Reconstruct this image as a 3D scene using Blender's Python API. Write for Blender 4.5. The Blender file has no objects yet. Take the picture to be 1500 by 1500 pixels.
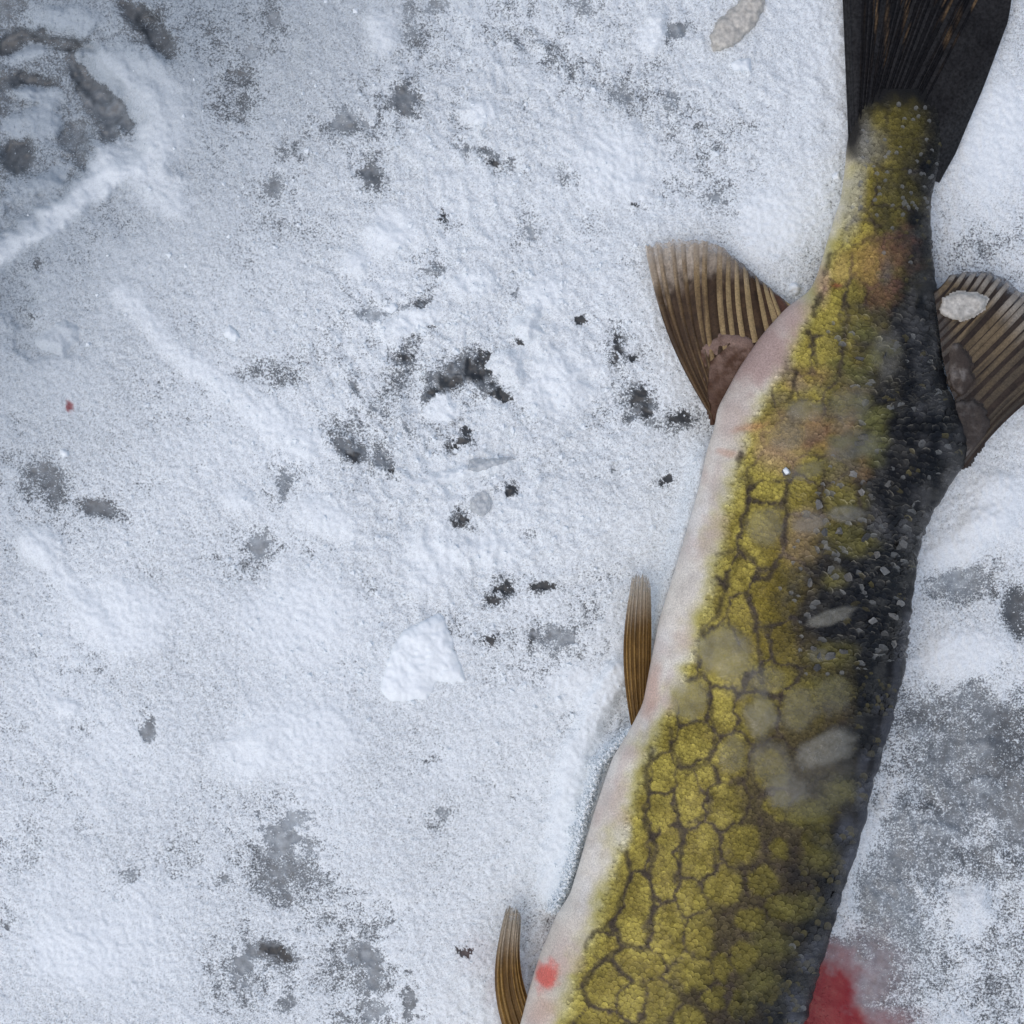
import bpy, math, random
import numpy as np

# ------------------------------------------------------------------ camera, sky, sun, exposure
H = 0.60                     # camera height above the snow, metres
S = 0.0002                   # metres per photograph pixel on the snow
sc = bpy.context.scene
col = sc.collection
rng = np.random.default_rng(7)
random.seed(7)

cam_d = bpy.data.cameras.new('camera')
cam_d.sensor_width = 36.0
cam_d.lens = 36.0 * H / (1500 * S)
cam_d.clip_start = 0.01
cam_d.clip_end = 400.0
cam = bpy.data.objects.new('camera', cam_d)
cam.location = (0, 0, H)
col.objects.link(cam)
sc.camera = cam

SUN_EL, SUN_AZ = math.radians(66), math.radians(222)     # azimuth measured from +X, counter clockwise
world = bpy.data.worlds.new('World')
sc.world = world
world.use_nodes = True
wn = world.node_tree
wn.nodes.clear()
wo = wn.nodes.new('ShaderNodeOutputWorld')
wb = wn.nodes.new('ShaderNodeBackground')
sky = wn.nodes.new('ShaderNodeTexSky')
sky.sky_type = 'NISHITA'
sky.sun_disc = False
sky.sun_elevation = SUN_EL
sky.sun_rotation = math.pi / 2 - SUN_AZ
sky.air_density = 0.9
sky.dust_density = 3.0
sky.ozone_density = 0.6
wb.inputs['Strength'].default_value = 0.142
wn.links.new(sky.outputs[0], wb.inputs['Color'])
wn.links.new(wb.outputs[0], wo.inputs['Surface'])

sun_d = bpy.data.lights.new('sun', 'SUN')
sun_d.energy = 1.0
sun_d.angle = math.radians(125)
sun_d.color = (1.0, 0.97, 0.93)
sun = bpy.data.objects.new('sun', sun_d)
sun.rotation_euler = (0, math.pi / 2 - SUN_EL, SUN_AZ)
sun.location = (0.5, -0.6, 1.0)
col.objects.link(sun)

sc.view_settings.view_transform = 'Standard'
sc.view_settings.look = 'None'
sc.view_settings.exposure = 0.0
sc.view_settings.gamma = 1.0
sc.view_settings.use_curve_mapping = False

# ------------------------------------------------------------------ helpers
def at(px, py, z=0.0):
    """photograph pixel + height -> world point (camera looks straight down)"""
    px = np.asarray(px, float); py = np.asarray(py, float); z = np.asarray(z, float)
    k = S * (H - z) / H
    return np.stack(np.broadcast_arrays((px - 750) * k, (750 - py) * k, z), -1)

def sstep(a, b, x):
    t = np.clip((x - a) / (b - a), 0, 1)
    return t * t * (3 - 2 * t)

def lerp(a, b, t):
    return a + (b - a) * t

_tabs = {}
def vnoise(x, y, scale, seed=0):
    """value noise 0..1, feature size `scale` pixels"""
    if seed not in _tabs:
        _tabs[seed] = np.random.default_rng(1000 + seed).random((256, 256)).astype(np.float32)
    T = _tabs[seed]
    fx = x / scale + 37.3; fy = y / scale + 11.7
    ix = np.floor(fx).astype(int); iy = np.floor(fy).astype(int)
    tx = fx - ix; ty = fy - iy
    tx = tx * tx * (3 - 2 * tx); ty = ty * ty * (3 - 2 * ty)
    a = T[iy & 255, ix & 255]; b = T[iy & 255, (ix + 1) & 255]
    c = T[(iy + 1) & 255, ix & 255]; d = T[(iy + 1) & 255, (ix + 1) & 255]
    return (a * (1 - tx) + b * tx) * (1 - ty) + (c * (1 - tx) + d * tx) * ty

def fbm(x, y, scale, octs=4, seed=0, gain=0.5):
    r = 0; amp = 1; tot = 0
    for k in range(octs):
        xr = x * 0.8 - y * 0.6 if k % 2 else x
        yr = x * 0.6 + y * 0.8 if k % 2 else y
        r = r + amp * vnoise(xr, yr, scale / 2 ** k, seed + k)
        tot += amp; amp *= gain
    return r / tot

def link(name, me, mat, parent=None):
    o = bpy.data.objects.new(name, me)
    if mat is not None and not me.materials:
        me.materials.append(mat)
    col.objects.link(o)
    if parent is not None:
        o.parent = parent
    return o

def make_mesh(name, V, F, attrs=None, smooth=True):
    """V (n,3); F (m,3|4) int; attrs name -> (n,) float or (n,3) colour"""
    V = np.asarray(V, np.float32); F = np.asarray(F, np.int32)
    me = bpy.data.meshes.new(name)
    me.vertices.add(len(V)); me.vertices.foreach_set('co', V.ravel())
    m, k = F.shape
    me.loops.add(m * k); me.loops.foreach_set('vertex_index', F.ravel())
    me.polygons.add(m)
    me.polygons.foreach_set('loop_start', np.arange(0, m * k, k, dtype=np.int32))
    me.polygons.foreach_set('loop_total', np.full(m, k, np.int32))
    me.polygons.foreach_set('use_smooth', np.full(m, smooth, bool))
    for n, a in (attrs or {}).items():
        a = np.asarray(a, np.float32)
        if a.ndim == 1:
            at_ = me.attributes.new(n, 'FLOAT', 'POINT'); at_.data.foreach_set('value', a)
        else:
            at_ = me.attributes.new(n, 'FLOAT_COLOR', 'POINT')
            c = np.ones((len(a), 4), np.float32); c[:, :3] = a[:, :3]
            at_.data.foreach_set('color', c.ravel())
    me.update(calc_edges=True)
    me.validate()
    return me

def grid_faces(nr, nc, flip=False):
    i = np.arange(nr - 1)[:, None] * nc + np.arange(nc - 1)[None, :]
    q = np.stack([i, i + nc, i + nc + 1, i + 1], -1).reshape(-1, 4)
    return q[:, ::-1] if flip else q

def tag(o, label=None, cat=None, group=None, kind=None):
    if label: o['label'] = label
    if cat: o['category'] = cat
    if group: o['group'] = group
    if kind: o['kind'] = kind
    return o

def bilin(A, gx0, gy0, step, px, py):
    fx = np.clip((px - gx0) / step, 0, A.shape[1] - 1.001); fy = np.clip((py - gy0) / step, 0, A.shape[0] - 1.001)
    ix = fx.astype(int); iy = fy.astype(int); tx = fx - ix; ty = fy - iy
    if A.ndim == 3:
        tx = tx[..., None]; ty = ty[..., None]
    return (A[iy, ix] * (1 - tx) + A[iy, ix + 1] * tx) * (1 - ty) + (A[iy + 1, ix] * (1 - tx) + A[iy + 1, ix + 1] * tx) * ty

def poly_sdf(px, py, P):
    """signed distance, positive inside"""
    P = np.asarray(P, float); d = np.full(px.shape, 1e9); inside = np.zeros(px.shape, bool)
    n = len(P)
    for i in range(n):
        ax, ay = P[i]; bx, by = P[(i + 1) % n]
        ex, ey = bx - ax, by - ay
        t = np.clip(((px - ax) * ex + (py - ay) * ey) / (ex * ex + ey * ey + 1e-9), 0, 1)
        d = np.minimum(d, np.hypot(px - ax - t * ex, py - ay - t * ey))
        c = ((ay > py) != (by > py)) & (px < (bx - ax) * (py - ay) / (by - ay + 1e-12) + ax)
        inside ^= c
    return np.where(inside, d, -d)

def line_dist(px, py, P):
    P = np.asarray(P, float); d = np.full(px.shape, 1e9); along = np.zeros(px.shape)
    for i in range(len(P) - 1):
        ax, ay = P[i]; bx, by = P[i + 1]
        ex, ey = bx - ax, by - ay
        t = np.clip(((px - ax) * ex + (py - ay) * ey) / (ex * ex + ey * ey + 1e-9), 0, 1)
        dd = np.hypot(px - ax - t * ex, py - ay - t * ey)
        along = np.where(dd < d, (i + t) / (len(P) - 1), along)
        d = np.minimum(d, dd)
    return d, along

# ------------------------------------------------------------------ materials
class NT:
    def __init__(self, name):
        self.m = bpy.data.materials.new(name); self.m.use_nodes = True
        self.t = self.m.node_tree; self.t.nodes.clear()
        self.out = self.t.nodes.new('ShaderNodeOutputMaterial')
    def n(self, typ, **kw):
        nd = self.t.nodes.new(typ)
        for k, v in kw.items():
            setattr(nd, k, v)
        return nd
    def set(self, nd, sock, v):
        s = nd.inputs[sock]
        if hasattr(v, 'links') or isinstance(v, bpy.types.NodeSocket):
            self.t.links.new(v, s)
        else:
            s.default_value = v
    def attr(self, name, out='Fac'):
        a = self.n('ShaderNodeAttribute', attribute_name=name); return a.outputs[out]
    def math(self, op, a, b=0.0, clamp=False):
        nd = self.n('ShaderNodeMath', operation=op); nd.use_clamp = clamp
        self.set(nd, 0, a); self.set(nd, 1, b); return nd.outputs[0]
    def mix(self, f, a, b, blend='MIX'):
        nd = self.n('ShaderNodeMix', data_type='RGBA', blend_type=blend)
        self.set(nd, 0, f); self.set(nd, 6, a); self.set(nd, 7, b); return nd.outputs[2]
    def mixf(self, f, a, b):
        nd = self.n('ShaderNodeMix', data_type='FLOAT')
        self.set(nd, 0, f); self.set(nd, 2, a); self.set(nd, 3, b); return nd.outputs[0]
    def rng(self, v, a, b, c=0.0, d=1.0, kind='LINEAR'):
        nd = self.n('ShaderNodeMapRange', interpolation_type=kind)
        for i, x in enumerate((v, a, b, c, d)):
            self.set(nd, i, x)
        return nd.outputs[0]
    def noise(self, scale, detail=3, rough=0.55, dist=0.0):
        if not hasattr(self, 'tc'):
            self.tc = self.n('ShaderNodeTexCoord').outputs['Object']
        nd = self.n('ShaderNodeTexNoise'); self.set(nd, 'Vector', self.tc)
        self.set(nd, 'Scale', scale); self.set(nd, 'Detail', detail); self.set(nd, 'Roughness', rough); self.set(nd, 'Distortion', dist)
        return nd.outputs['Fac']
    def bump(self, h, strength, dist):
        b = self.n('ShaderNodeBump'); self.set(b, 'Height', h); self.set(b, 'Strength', strength); self.set(b, 'Distance', dist)
        return b.outputs[0]
    def bsdf(self, **kw):
        p = self.n('ShaderNodeBsdfPrincipled')
        for k, v in kw.items():
            self.set(p, k.replace('_', ' '), v)
        return p
    def done(self, shader):
        self.t.links.new(shader, self.out.inputs['Surface']); return self.m

def snow_material():
    g = NT('frosted_snow')
    frost, ice, damp, grain, blood = (g.attr(k) for k in ('frost', 'ice', 'damp', 'grain', 'blood'))
    n1 = g.noise(1500, 4, 0.72)
    n2 = g.noise(2600, 2, 0.6)
    n3 = g.noise(420, 3, 0.6)
    nn = g.rng(n1, 0.28, 0.72)
    nn = g.mixf(0.32, nn, g.rng(n2, 0.28, 0.72))
    nn = g.mixf(0.2, nn, g.rng(n3, 0.3, 0.7))
    thr = g.math('SUBTRACT', 1.0, frost)
    lo = g.math('SUBTRACT', thr, 0.14); hi = g.math('ADD', thr, 0.12)
    cover = g.rng(nn, lo, hi, 0, 1, 'SMOOTHSTEP')
    # snow grains: a paler and a darker, wetter kind
    gr = g.rng(g.mixf(0.4, n1, n2), 0.36, 0.58)
    gr = g.math('POWER', gr, 0.65)
    gmin = g.rng(grain, 0, 1, 0.95, 0.26)
    val = g.mixf(gr, gmin, 1.0)
    snow = g.mix(val, (0, 0, 0, 1), (0.835, 0.895, 0.925, 1))
    snow = g.mix(damp, snow, g.mix(1.0, snow, (0.44, 0.475, 0.51, 1), 'MULTIPLY'))  # real dampness and painted light falloff both grey the snow
    icev = g.math('MULTIPLY', ice, g.rng(n3, 0.3, 0.7, 0.65, 1.3))
    icec = g.mix(icev, (0, 0, 0, 1), (0.89, 1.0, 1.08, 1))
    c = g.mix(cover, icec, snow)
    bl = g.math('MULTIPLY', g.math('POWER', blood, 0.75), g.rng(nn, 0.0, 0.9, 1.0, 0.95))
    c = g.mix(bl, c, g.mix(blood, (0.30, 0.075, 0.065, 1), (0.22, 0.003, 0.008, 1)))
    rough = g.mixf(cover, 0.32, 0.85)
    hgt = g.math('ADD', g.math('MULTIPLY', nn, g.mixf(cover, 0.25, 1.0)), g.math('MULTIPLY', cover, 0.6))
    p = g.bsdf(Base_Color=c, Roughness=rough, Normal=g.bump(hgt, g.mixf(grain, 0.25, 0.6), 0.0005))
    g.set(p, 'Specular IOR Level', g.mixf(cover, 0.35, 0.12))
    return g.done(p.outputs[0])

def skin_material(name, rough=0.42, bump=0.3, scale=2200, spec=0.35, coat=0.0, var=0.25, thin=False):
    g = NT(name)
    c = g.attr('skin', 'Color')
    n = g.noise(scale, 3, 0.6)
    k = g.rng(n, 0.3, 0.7, 1 - var, 1 + var)
    c2 = g.n('ShaderNodeVectorMath', operation='SCALE'); g.set(c2, 0, c); g.set(c2, 'Scale', k)
    p = g.bsdf(Base_Color=c2.outputs[0], Roughness=g.rng(g.noise(500, 2), 0.3, 0.7, rough - 0.12, rough + 0.14),
               Normal=g.bump(n, bump, 0.0003))
    g.set(p, 'Specular IOR Level', spec)
    g.set(p, 'Coat Weight', coat); g.set(p, 'Coat Roughness', 0.25)
    if thin:
        tr = g.n('ShaderNodeBsdfTransparent'); tl_ = g.n('ShaderNodeBsdfTranslucent'); g.set(tl_, 'Color', c2.outputs[0])
        m0 = g.n('ShaderNodeMixShader'); g.set(m0, 0, 0.18)
        g.t.links.new(p.outputs[0], m0.inputs[1]); g.t.links.new(tl_.outputs[0], m0.inputs[2])
        m1 = g.n('ShaderNodeMixShader'); g.set(m1, 0, g.math('MULTIPLY', g.attr('clear'), g.rng(g.noise(900, 3), .3, .7, .6, 1.25), True))
        g.t.links.new(m0.outputs[0], m1.inputs[1]); g.t.links.new(tr.outputs[0], m1.inputs[2])
        return g.done(m1.outputs[0])
    return g.done(p.outputs[0])

def slime_material():
    g = NT('frozen_slime')
    a = g.attr('alpha')
    n = g.noise(900, 3, 0.6); n2 = g.noise(2600, 2)
    c = g.mix(g.rng(n, 0.3, 0.7), (0.38, 0.365, 0.28, 1), (0.53, 0.52, 0.45, 1))
    c = g.mix(0.42, c, g.attr('skin', 'Color'))
    p = g.bsdf(Base_Color=c, Roughness=0.2, Normal=g.bump(n, 0.5, 0.0004))
    tr = g.n('ShaderNodeBsdfTransparent')
    al = g.math('MULTIPLY', a, g.rng(n2, 0.3, 0.7, 0.85, 1.1), True)
    mx = g.n('ShaderNodeMixShader'); g.set(mx, 0, al)
    g.t.links.new(tr.outputs[0], mx.inputs[1]); g.t.links.new(p.outputs[0], mx.inputs[2])
    return g.done(mx.outputs[0])

def ice_material(name, colr, alpha=0.75, rough=0.3):
    g = NT(name)
    n = g.noise(700, 4, 0.6); n2 = g.noise(2500, 3)
    c = g.mix(g.rng(n, 0.3, 0.7), tuple(x * 0.7 for x in colr[:3]) + (1,), colr)
    p = g.bsdf(Base_Color=c, Roughness=rough, Normal=g.bump(n2, 0.5, 0.0004))
    tr = g.n('ShaderNodeBsdfTransparent')
    mx = g.n('ShaderNodeMixShader'); g.set(mx, 0, g.rng(n, 0.3, 0.7, alpha - 0.15, min(1, alpha + 0.2)))
    g.t.links.new(tr.outputs[0], mx.inputs[1]); g.t.links.new(p.outputs[0], mx.inputs[2])
    return g.done(mx.outputs[0])

M_SNOW = snow_material()
M_SKIN = skin_material('fish_skin', 0.38, 0.35, 2200, 0.12)
M_SCALE = skin_material('fish_scale', 0.26, 0.06, 3200, 0.15, 0.0, 0.26)
M_FIN = skin_material('fin_membrane', 0.40, 0.3, 1500, 0.25, 0.0, 0.3, True)
M_RAY = skin_material('fin_ray_horn', 0.36, 0.2, 1800, 0.3, 0.0, 0.3, True)
M_TAIL = skin_material('tail_membrane', 0.28, 0.3, 1200, 0.045, 0.0, 0.5)
M_SLIME = slime_material()
M_ICE = ice_material('clear_grey_ice', (0.66, 0.70, 0.72, 1), 0.50)
M_ICE_Y = ice_material('yellowed_ice', (0.62, 0.60, 0.54, 1), 0.85)

# ------------------------------------------------------------------ fish outline (photograph pixels)
L_PTS = [(130, 1262), (150, 1256), (180, 1246), (215, 1240), (250, 1237), (290, 1232), (320, 1222), (360, 1210), (400, 1198), (428, 1186),
         (446, 1156), (490, 1116), (540, 1082), (600, 1050), (625, 1047), (660, 1035), (710, 1025), (770, 1008), (830, 990), (880, 974),
         (910, 965), (960, 955), (1030, 942), (1070, 922), (1110, 897), (1190, 870), (1260, 850), (1310, 835), (1340, 815), (1400, 790),
         (1450, 775), (1500, 762), (1700, 722), (1850, 694), (2000, 676), (2150, 672), (2260, 684), (2340, 705), (2380, 728)]
R_PTS = [(130, 1366), (150, 1374), (180, 1378), (215, 1380), (250, 1374), (290, 1364), (320, 1363), (350, 1365), (400, 1368), (450, 1375),
         (520, 1381), (560, 1385), (590, 1398), (640, 1418), (680, 1414), (700, 1398), (725, 1382), (755, 1365), (800, 1348), (850, 1340),
         (900, 1333), (930, 1332), (980, 1325), (1030, 1315), (1080, 1300), (1130, 1285), (1190, 1270), (1250, 1255), (1310, 1235),
         (1380, 1214), (1440, 1196), (1500, 1180), (1700, 1112), (1850, 1046), (2000, 970), (2150, 876), (2260, 806), (2340, 765), (2380, 742)]
T_PTS = [(130, .0006), (165, .0020), (210, .0045), (300, .0085), (450, .0115), (600, .0145), (800, .0180), (1100, .0215), (1500, .0235), (1800, .023),
         (2000, .020), (2150, .014), (2300, .0075), (2380, .004)]
def curve(P):
    P = np.asarray(P, float)
    return lambda y: np.interp(y, P[:, 0], P[:, 1])
_l, _r, _t = curve(L_PTS), curve(R_PTS), curve(T_PTS)
def soft(f, w):
    return lambda y: (f(y - w) + 2 * f(y - w / 2) + 3 * f(y) + 2 * f(y + w / 2) + f(y + w)) / 9
Lf, Rf, Tf = soft(_l, 12), soft(_r, 10), soft(_t, 34)
def zc(y):
    return np.maximum(Tf(y) * 0.86, .0058)
def body_lump(px, py):
    return (fbm(px, py, 60, 3, 310) - .5) * .0016 + (fbm(px, py, 14, 2, 315) - .5) * .0003
def body_z(px, py):
    """height of the upper flank"""
    l, r, t = Lf(py), Rf(py), Tf(py)
    u = np.clip((px - (l + r) / 2) / ((r - l) / 2), -1, 1)
    prof = (1 - np.abs(u) ** 2.25) ** 0.55
    return zc(py) + (t + body_lump(px, py)) * prof

# ------------------------------------------------------------------ fish colour map
FX0, FY0, FST = 640, 60, 1.5
fx = np.arange(FX0, 1500, FST); fy = np.arange(FY0, 2420, FST)
FX, FY = np.meshgrid(fx, fy)
def fslice(x, y, r):
    a, b = np.searchsorted(fx, [x - r, x + r]); c, d = np.searchsorted(fy, [y - r, y + r])
    return (slice(c, d), slice(a, b))
Yb = soft(curve([(120, 1262), (250, 1252), (300, 1240), (350, 1225), (400, 1204), (450, 1185), (500, 1160), (560, 1130), (620, 1092), (680, 1076),
                 (720, 1064), (800, 1050), (860, 1036), (900, 1024), (960, 1008), (1000, 992), (1050, 968), (1100, 942), (1150, 932), (1200, 914),
                 (1250, 900), (1300, 884), (1350, 870), (1400, 850), (1450, 832), (1500, 820), (1700, 770), (2000, 730), (2400, 735)]), 15)
Db = soft(curve([(120, 1350), (180, 1372), (250, 1348), (300, 1338), (350, 1338), (400, 1328), (450, 1300), (500, 1288), (560, 1282), (620, 1276),
                 (680, 1272), (720, 1274), (760, 1240), (800, 1222), (850, 1190), (900, 1178), (950, 1190), (1000, 1240), (1050, 1262), (1100, 1258),
                 (1150, 1240), (1200, 1232), (1250, 1218), (1300, 1196), (1350, 1176), (1400, 1156), (1450, 1132), (1500, 1110), (1700, 1030), (2000, 900), (2400, 745)]), 20)

CELLS = [  # x, y, rx, ry, group
 (880,1385,22,20,1),(940,1312,24,26,2),(928,1358,26,26,2),(970,1285,20,34,3),(976,1222,20,24,3),(980,1368,24,38,4),(938,1408,30,20,5),
 (884,1444,28,32,6),(840,1468,20,24,7),(876,1492,30,14,8),(1026,1376,25,32,9),(1020,1426,34,30,10),(1026,1246,30,34,11),(1012,1315,22,24,12),
 (1060,1302,32,28,13),(1090,1234,30,32,14),(1116,1290,26,22,15),(1142,1242,18,20,16),(1056,1416,18,26,17),(1100,1350,26,20,18),
 (970,1470,28,26,19),(1012,1494,24,20,20),(924,1468,20,20,21),(1046,1462,24,22,22),(1090,1400,22,24,40),(1085,1470,26,26,41),(1140,1330,24,24,42),
 (1015,1088,29,30,23),(968,1128,20,32,24),(970,1196,22,34,25),(1010,1172,24,32,26),(1034,1138,15,22,27),(1062,1180,26,32,28),
 (1010,1022,28,36,29),(1056,1042,18,30,30),(1115,1048,26,31,31),(1125,995,29,22,32),(1170,1040,28,33,33),(1070,1110,26,30,34),
 (1130,1130,32,34,35),(1180,1190,36,22,36),(1140,1180,24,26,37),(1200,1230,30,24,38),
 (1086,846,22,26,43),(1130,872,34,40,44),(1148,838,26,22,44),(1146,938,22,26,45),(1120,780,28,48,46),(1128,718,24,22,47),(1176,722,22,26,48),
 (1232,722,30,22,49),(1172,790,24,32,50),(1242,786,32,22,51),(1090,912,20,40,52),(1060,955,38,40,53),(1100,950,24,40,53),
 (1172,514,18,20,55),(1214,522,21,30,56),(1208,462,19,28,57),(1250,470,18,26,58),(1186,566,18,16,59),(1152,578,18,26,60),(1180,602,22,16,61),
 (1150,642,30,24,62),(1212,640,24,26,63),(1246,590,28,26,64),(1255,535,22,22,65),(1120,690,28,22,66),(1200,690,30,20,67),(1255,650,28,24,68),
 (1220,440,19,26,57),(1252,430,16,26,69),(1230,390,19,32,70),(1270,388,20,34,71),(1256,334,24,18,72),(1312,275,26,26,73),(1264,268,16,28,74),
 (1300,322,22,20,75),(1318,226,26,20,76),(1280,212,22,18,77),(1310,385,20,30,78),(1300,430,24,22,79),(1278,180,26,14,80),(1330,180,28,16,81),
 # the strip along the white belly is one long cell
 (960,1085,22,30,100),(940,1130,16,40,100),(932,1190,18,44,100),(920,1240,20,40,100),(900,1290,20,40,100),(886,1330,18,38,100),(858,1400,16,30,101),
 (838,1432,14,26,101),(985,1040,14,40,100),(1010,960,16,44,102),(1040,880,20,50,102),(1056,800,18,50,103),(1070,730,18,44,103),(1092,660,20,36,104),
 (1118,610,20,30,104),(1215,350,14,34,105),(1198,410,12,30,105),(1240,300,12,34,105),
]
for k in range(46):    # beyond the lower edge of the picture
    CELLS.append((Yb(1540 + 11 * k) + 30 + rng.random() * 260, 1530 + 11 * k, 24, 26, 200 + k))
gid = sorted(set(c[4] for c in CELLS))
wx = FX + 9 * (fbm(FX, FY, 14, 3, 20) - .5) * 2; wy = FY + 9 * (fbm(FX, FY, 14, 3, 30) - .5) * 2
F1 = np.full(FX.shape, 9.0); F2 = np.full(FX.shape, 9.0)
for g_ in gid:
    D = np.full(FX.shape, 9.0)
    for (x, y, rx, ry, gg) in CELLS:
        if gg != g_: continue
        s = fslice(x, y, max(rx, ry) * 2.6)
        D[s] = np.minimum(D[s], np.hypot((wx[s] - x) / rx, (wy[s] - y) / ry))
    F2 = np.minimum(F2, np.maximum(F1, D)); F1 = np.minimum(F1, D)
gap = F2 - F1
line = (1 - sstep(0.05, 0.30, gap + 0.22 * (fbm(FX, FY, 9, 2, 40) - .5))) * sstep(0.45, 0.8, F1)
line = np.maximum(line, sstep(1.15, 1.6, F1) * 0.55)
g0, g1 = np.gradient(np.minimum(F1, 3))
across = np.abs(g1 * .97 + g0 * .24) / (np.hypot(g0, g1) + 1e-6)
line *= (0.55 + 0.45 * sstep(.25, .8, across)) * (0.62 + .7 * sstep(.25, .7, fbm(FX, FY, 45, 3, 44)))
line *= 1 - .25 * sstep(720, 640, FY)

def C(*a): return np.array(a, float)
nz = fbm(FX, FY, 60, 4, 50); nzf = fbm(FX, FY, 7, 2, 55)
yellow = lerp(C(.195, .155, .028), C(.335, .278, .055), (sstep(.35, .65, fbm(FX, FY, 26, 3, 60)) * 0.8 + nzf * .2)[..., None])
span = np.maximum(Db(FY) - Yb(FY), 40)
toBack = sstep(-.72, -.10, (FX - Db(FY) + 50 * (nz - .5)) / span)
yellow = lerp(yellow, C(.085, .072, .017), (toBack * 0.85)[..., None])
ped = sstep(470, 330, FY) * sstep(0, 40, FX - Yb(FY))
yellow = lerp(yellow, C(.115, .098, .022), (ped * sstep(.0, .35, toBack) * .7)[..., None])
mid = sstep(690, 760, FY) * sstep(1010, 950, FY) * sstep(-120, -60, FX - Db(FY))
yellow = lerp(yellow, C(.17, .125, .012), (mid * .7)[..., None])
belly = lerp(C(.72, .68, .60), C(.58, .52, .45), sstep(.3, .75, .6 * nz + .4 * fbm(FX, FY, 15, 3, 57))[..., None]) * (.93 + .14 * nzf[..., None])
edge_n = 34 * (fbm(FX, FY, 22, 4, 59, .65) - .5)
pale = sstep(-30, 16, FX - Yb(FY) + 26 * (nz - .5) + edge_n)
strip = sstep(-10, 26, FX - Yb(FY) + .8 * edge_n)
FC = lerp(belly, lerp(C(.47, .43, .16), yellow, strip[..., None]), pale[..., None])
isl = sstep(.70, 1.0, F1 + .35 * (fbm(FX, FY, 9, 3, 46) - .5)) * sstep(.05, .55, toBack) * sstep(980, 1120, FY)
line = np.maximum(line, .62 * isl)
lin = line * sstep(2, 20, FX - Yb(FY) + 14 * (nzf - .5))
FC = lerp(FC, C(.045, .033, .024), np.clip(lin * 1.3, 0, 0.95)[..., None])
dk = sstep(-90, 40, FX - Db(FY) + 120 * (fbm(FX, FY, 26, 4, 70, .6) - .5))
dark = lerp(C(.009, .010, .012), C(.034, .034, .032), sstep(.45, .75, fbm(FX, FY, 16, 4, 75))[..., None])
FC = lerp(FC, dark, dk[..., None])
FC = FC * (1 + .55 * (fbm(FX, FY, 24, 4, 58, .7) - .5) * sstep(0, 40, FX - Yb(FY)))[..., None]
wid = (FX - Lf(FY)) / np.maximum(Rf(FY) - Lf(FY), 1)
FC = lerp(FC, C(.022, .021, .018), (sstep(250, 190, FY) * np.maximum(sstep(.32, .16, wid), sstep(.78, .92, wid)) * .9)[..., None])
FC = FC * (1 - .35 * sstep(330, 200, FY) * sstep(.1, .3, wid))[..., None]
FC = lerp(FC, C(.010, .010, .010), sstep(180, 138, FY + 50 * (fbm(FX, FY, 13, 4, 77, .65) - .5))[..., None])

def blotch(x, y, rx, ry, colr, a, ang=0.0, soft_=0.7, ns=0.5, seed=80, nscale=16):
    global FC
    s = fslice(x, y, max(rx, ry) * 1.7)
    ca, sa = math.cos(ang), math.sin(ang)
    dx, dy = FX[s] - x, FY[s] - y
    d = np.hypot((dx * ca + dy * sa) / rx, (-dx * sa + dy * ca) / ry) + ns * (fbm(FX[s], FY[s], nscale, 3, seed) - .5)
    m = a * (1 - sstep(1 - soft_, 1 + soft_ * 0.5, d))
    FC[s] = lerp(FC[s], np.array(colr, float), m[..., None])
def stroke(P, w, colr, a):
    global FC
    P = np.asarray(P, float); c = P.mean(0)
    s = fslice(c[0], c[1], np.abs(P - c).max() + 4 * w)
    d, _ = line_dist(FX[s] + 7 * (fbm(FX[s], FY[s], 9, 3, 82) - .5), FY[s] + 7 * (fbm(FX[s], FY[s], 9, 3, 86) - .5), P)
    m = a * (1 - sstep(.2, 1.3, d / w + 1.3 * (fbm(FX[s], FY[s], 8, 3, 84) - .5))) * (.55 + .75 * fbm(FX[s], FY[s], 26, 2, 85))
    FC[s] = lerp(FC[s], np.array(colr, float), m[..., None])
def bellyblot():
    for k in range(60):
        y = 640 + 900 * random.random(); x = Lf(y) + (Yb(y) - Lf(y)) * random.random()
        blotch(x, y, 6 + 14 * random.random(), 10 + 24 * random.random(), [(.72, .70, .66), (.52, .40, .36), (.46, .42, .38)][k % 3], .45, .25, .9, 1.0, 87 + k % 3, 12)
bellyblot()
# flesh, bruises, blood, frost on the skin
blotch(1118, 520, 62, 40, (.40, .28, .25), .9, -0.85, .5)
blotch(1075, 610, 30, 50, (.40, .30, .27), .6, 0.3)
blotch(1160, 460, 34, 26, (.44, .30, .27), .7, -0.6)
blotch(1205, 418, 14, 30, (.42, .26, .20), .6)
blotch(1150, 640, 56, 34, (.30, .205, .085), .75)
blotch(1212, 636, 38, 30, (.21, .12, .045), .7)
blotch(1196, 640, 26, 9, (.12, .040, .02), .75, -0.7)
blotch(1140, 668, 40, 26, (.38, .26, .15), .55)
blotch(1168, 562, 22, 10, (.40, .26, .09), .5)
blotch(1270, 385, 26, 40, (.30, .19, .055), .7)
blotch(1312, 372, 32, 38, (.17, .080, .058), .55, .2, 1.0, 1.2, 84, 10)
blotch(1292, 430, 28, 22, (.20, .095, .062), .5, -0.5, 1.0, 1.3, 85, 9)
blotch(1232, 395, 16, 30, (.40, .27, .10), .5)
blotch(1225, 418, 10, 4, (.28, .08, .03), .6)
blotch(1170, 795, 30, 36, (.24, .17, .10), .55)
blotch(1185, 765, 34, 22, (.27, .21, .17), .5)
blotch(800, 1430, 18, 25, (.62, .13, .10), .95, 0.15, .7, 1.0, 81, 9)
blotch(795, 1480, 24, 30, (.52, .36, .28), .6)
blotch(955, 1010, 14, 46, (.48, .27, .20), .6, 0.15)
blotch(1100, 626, 26, 6, (.40, .16, .08), .45, -0.2, .9, 1.2, 83, 8)
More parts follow.
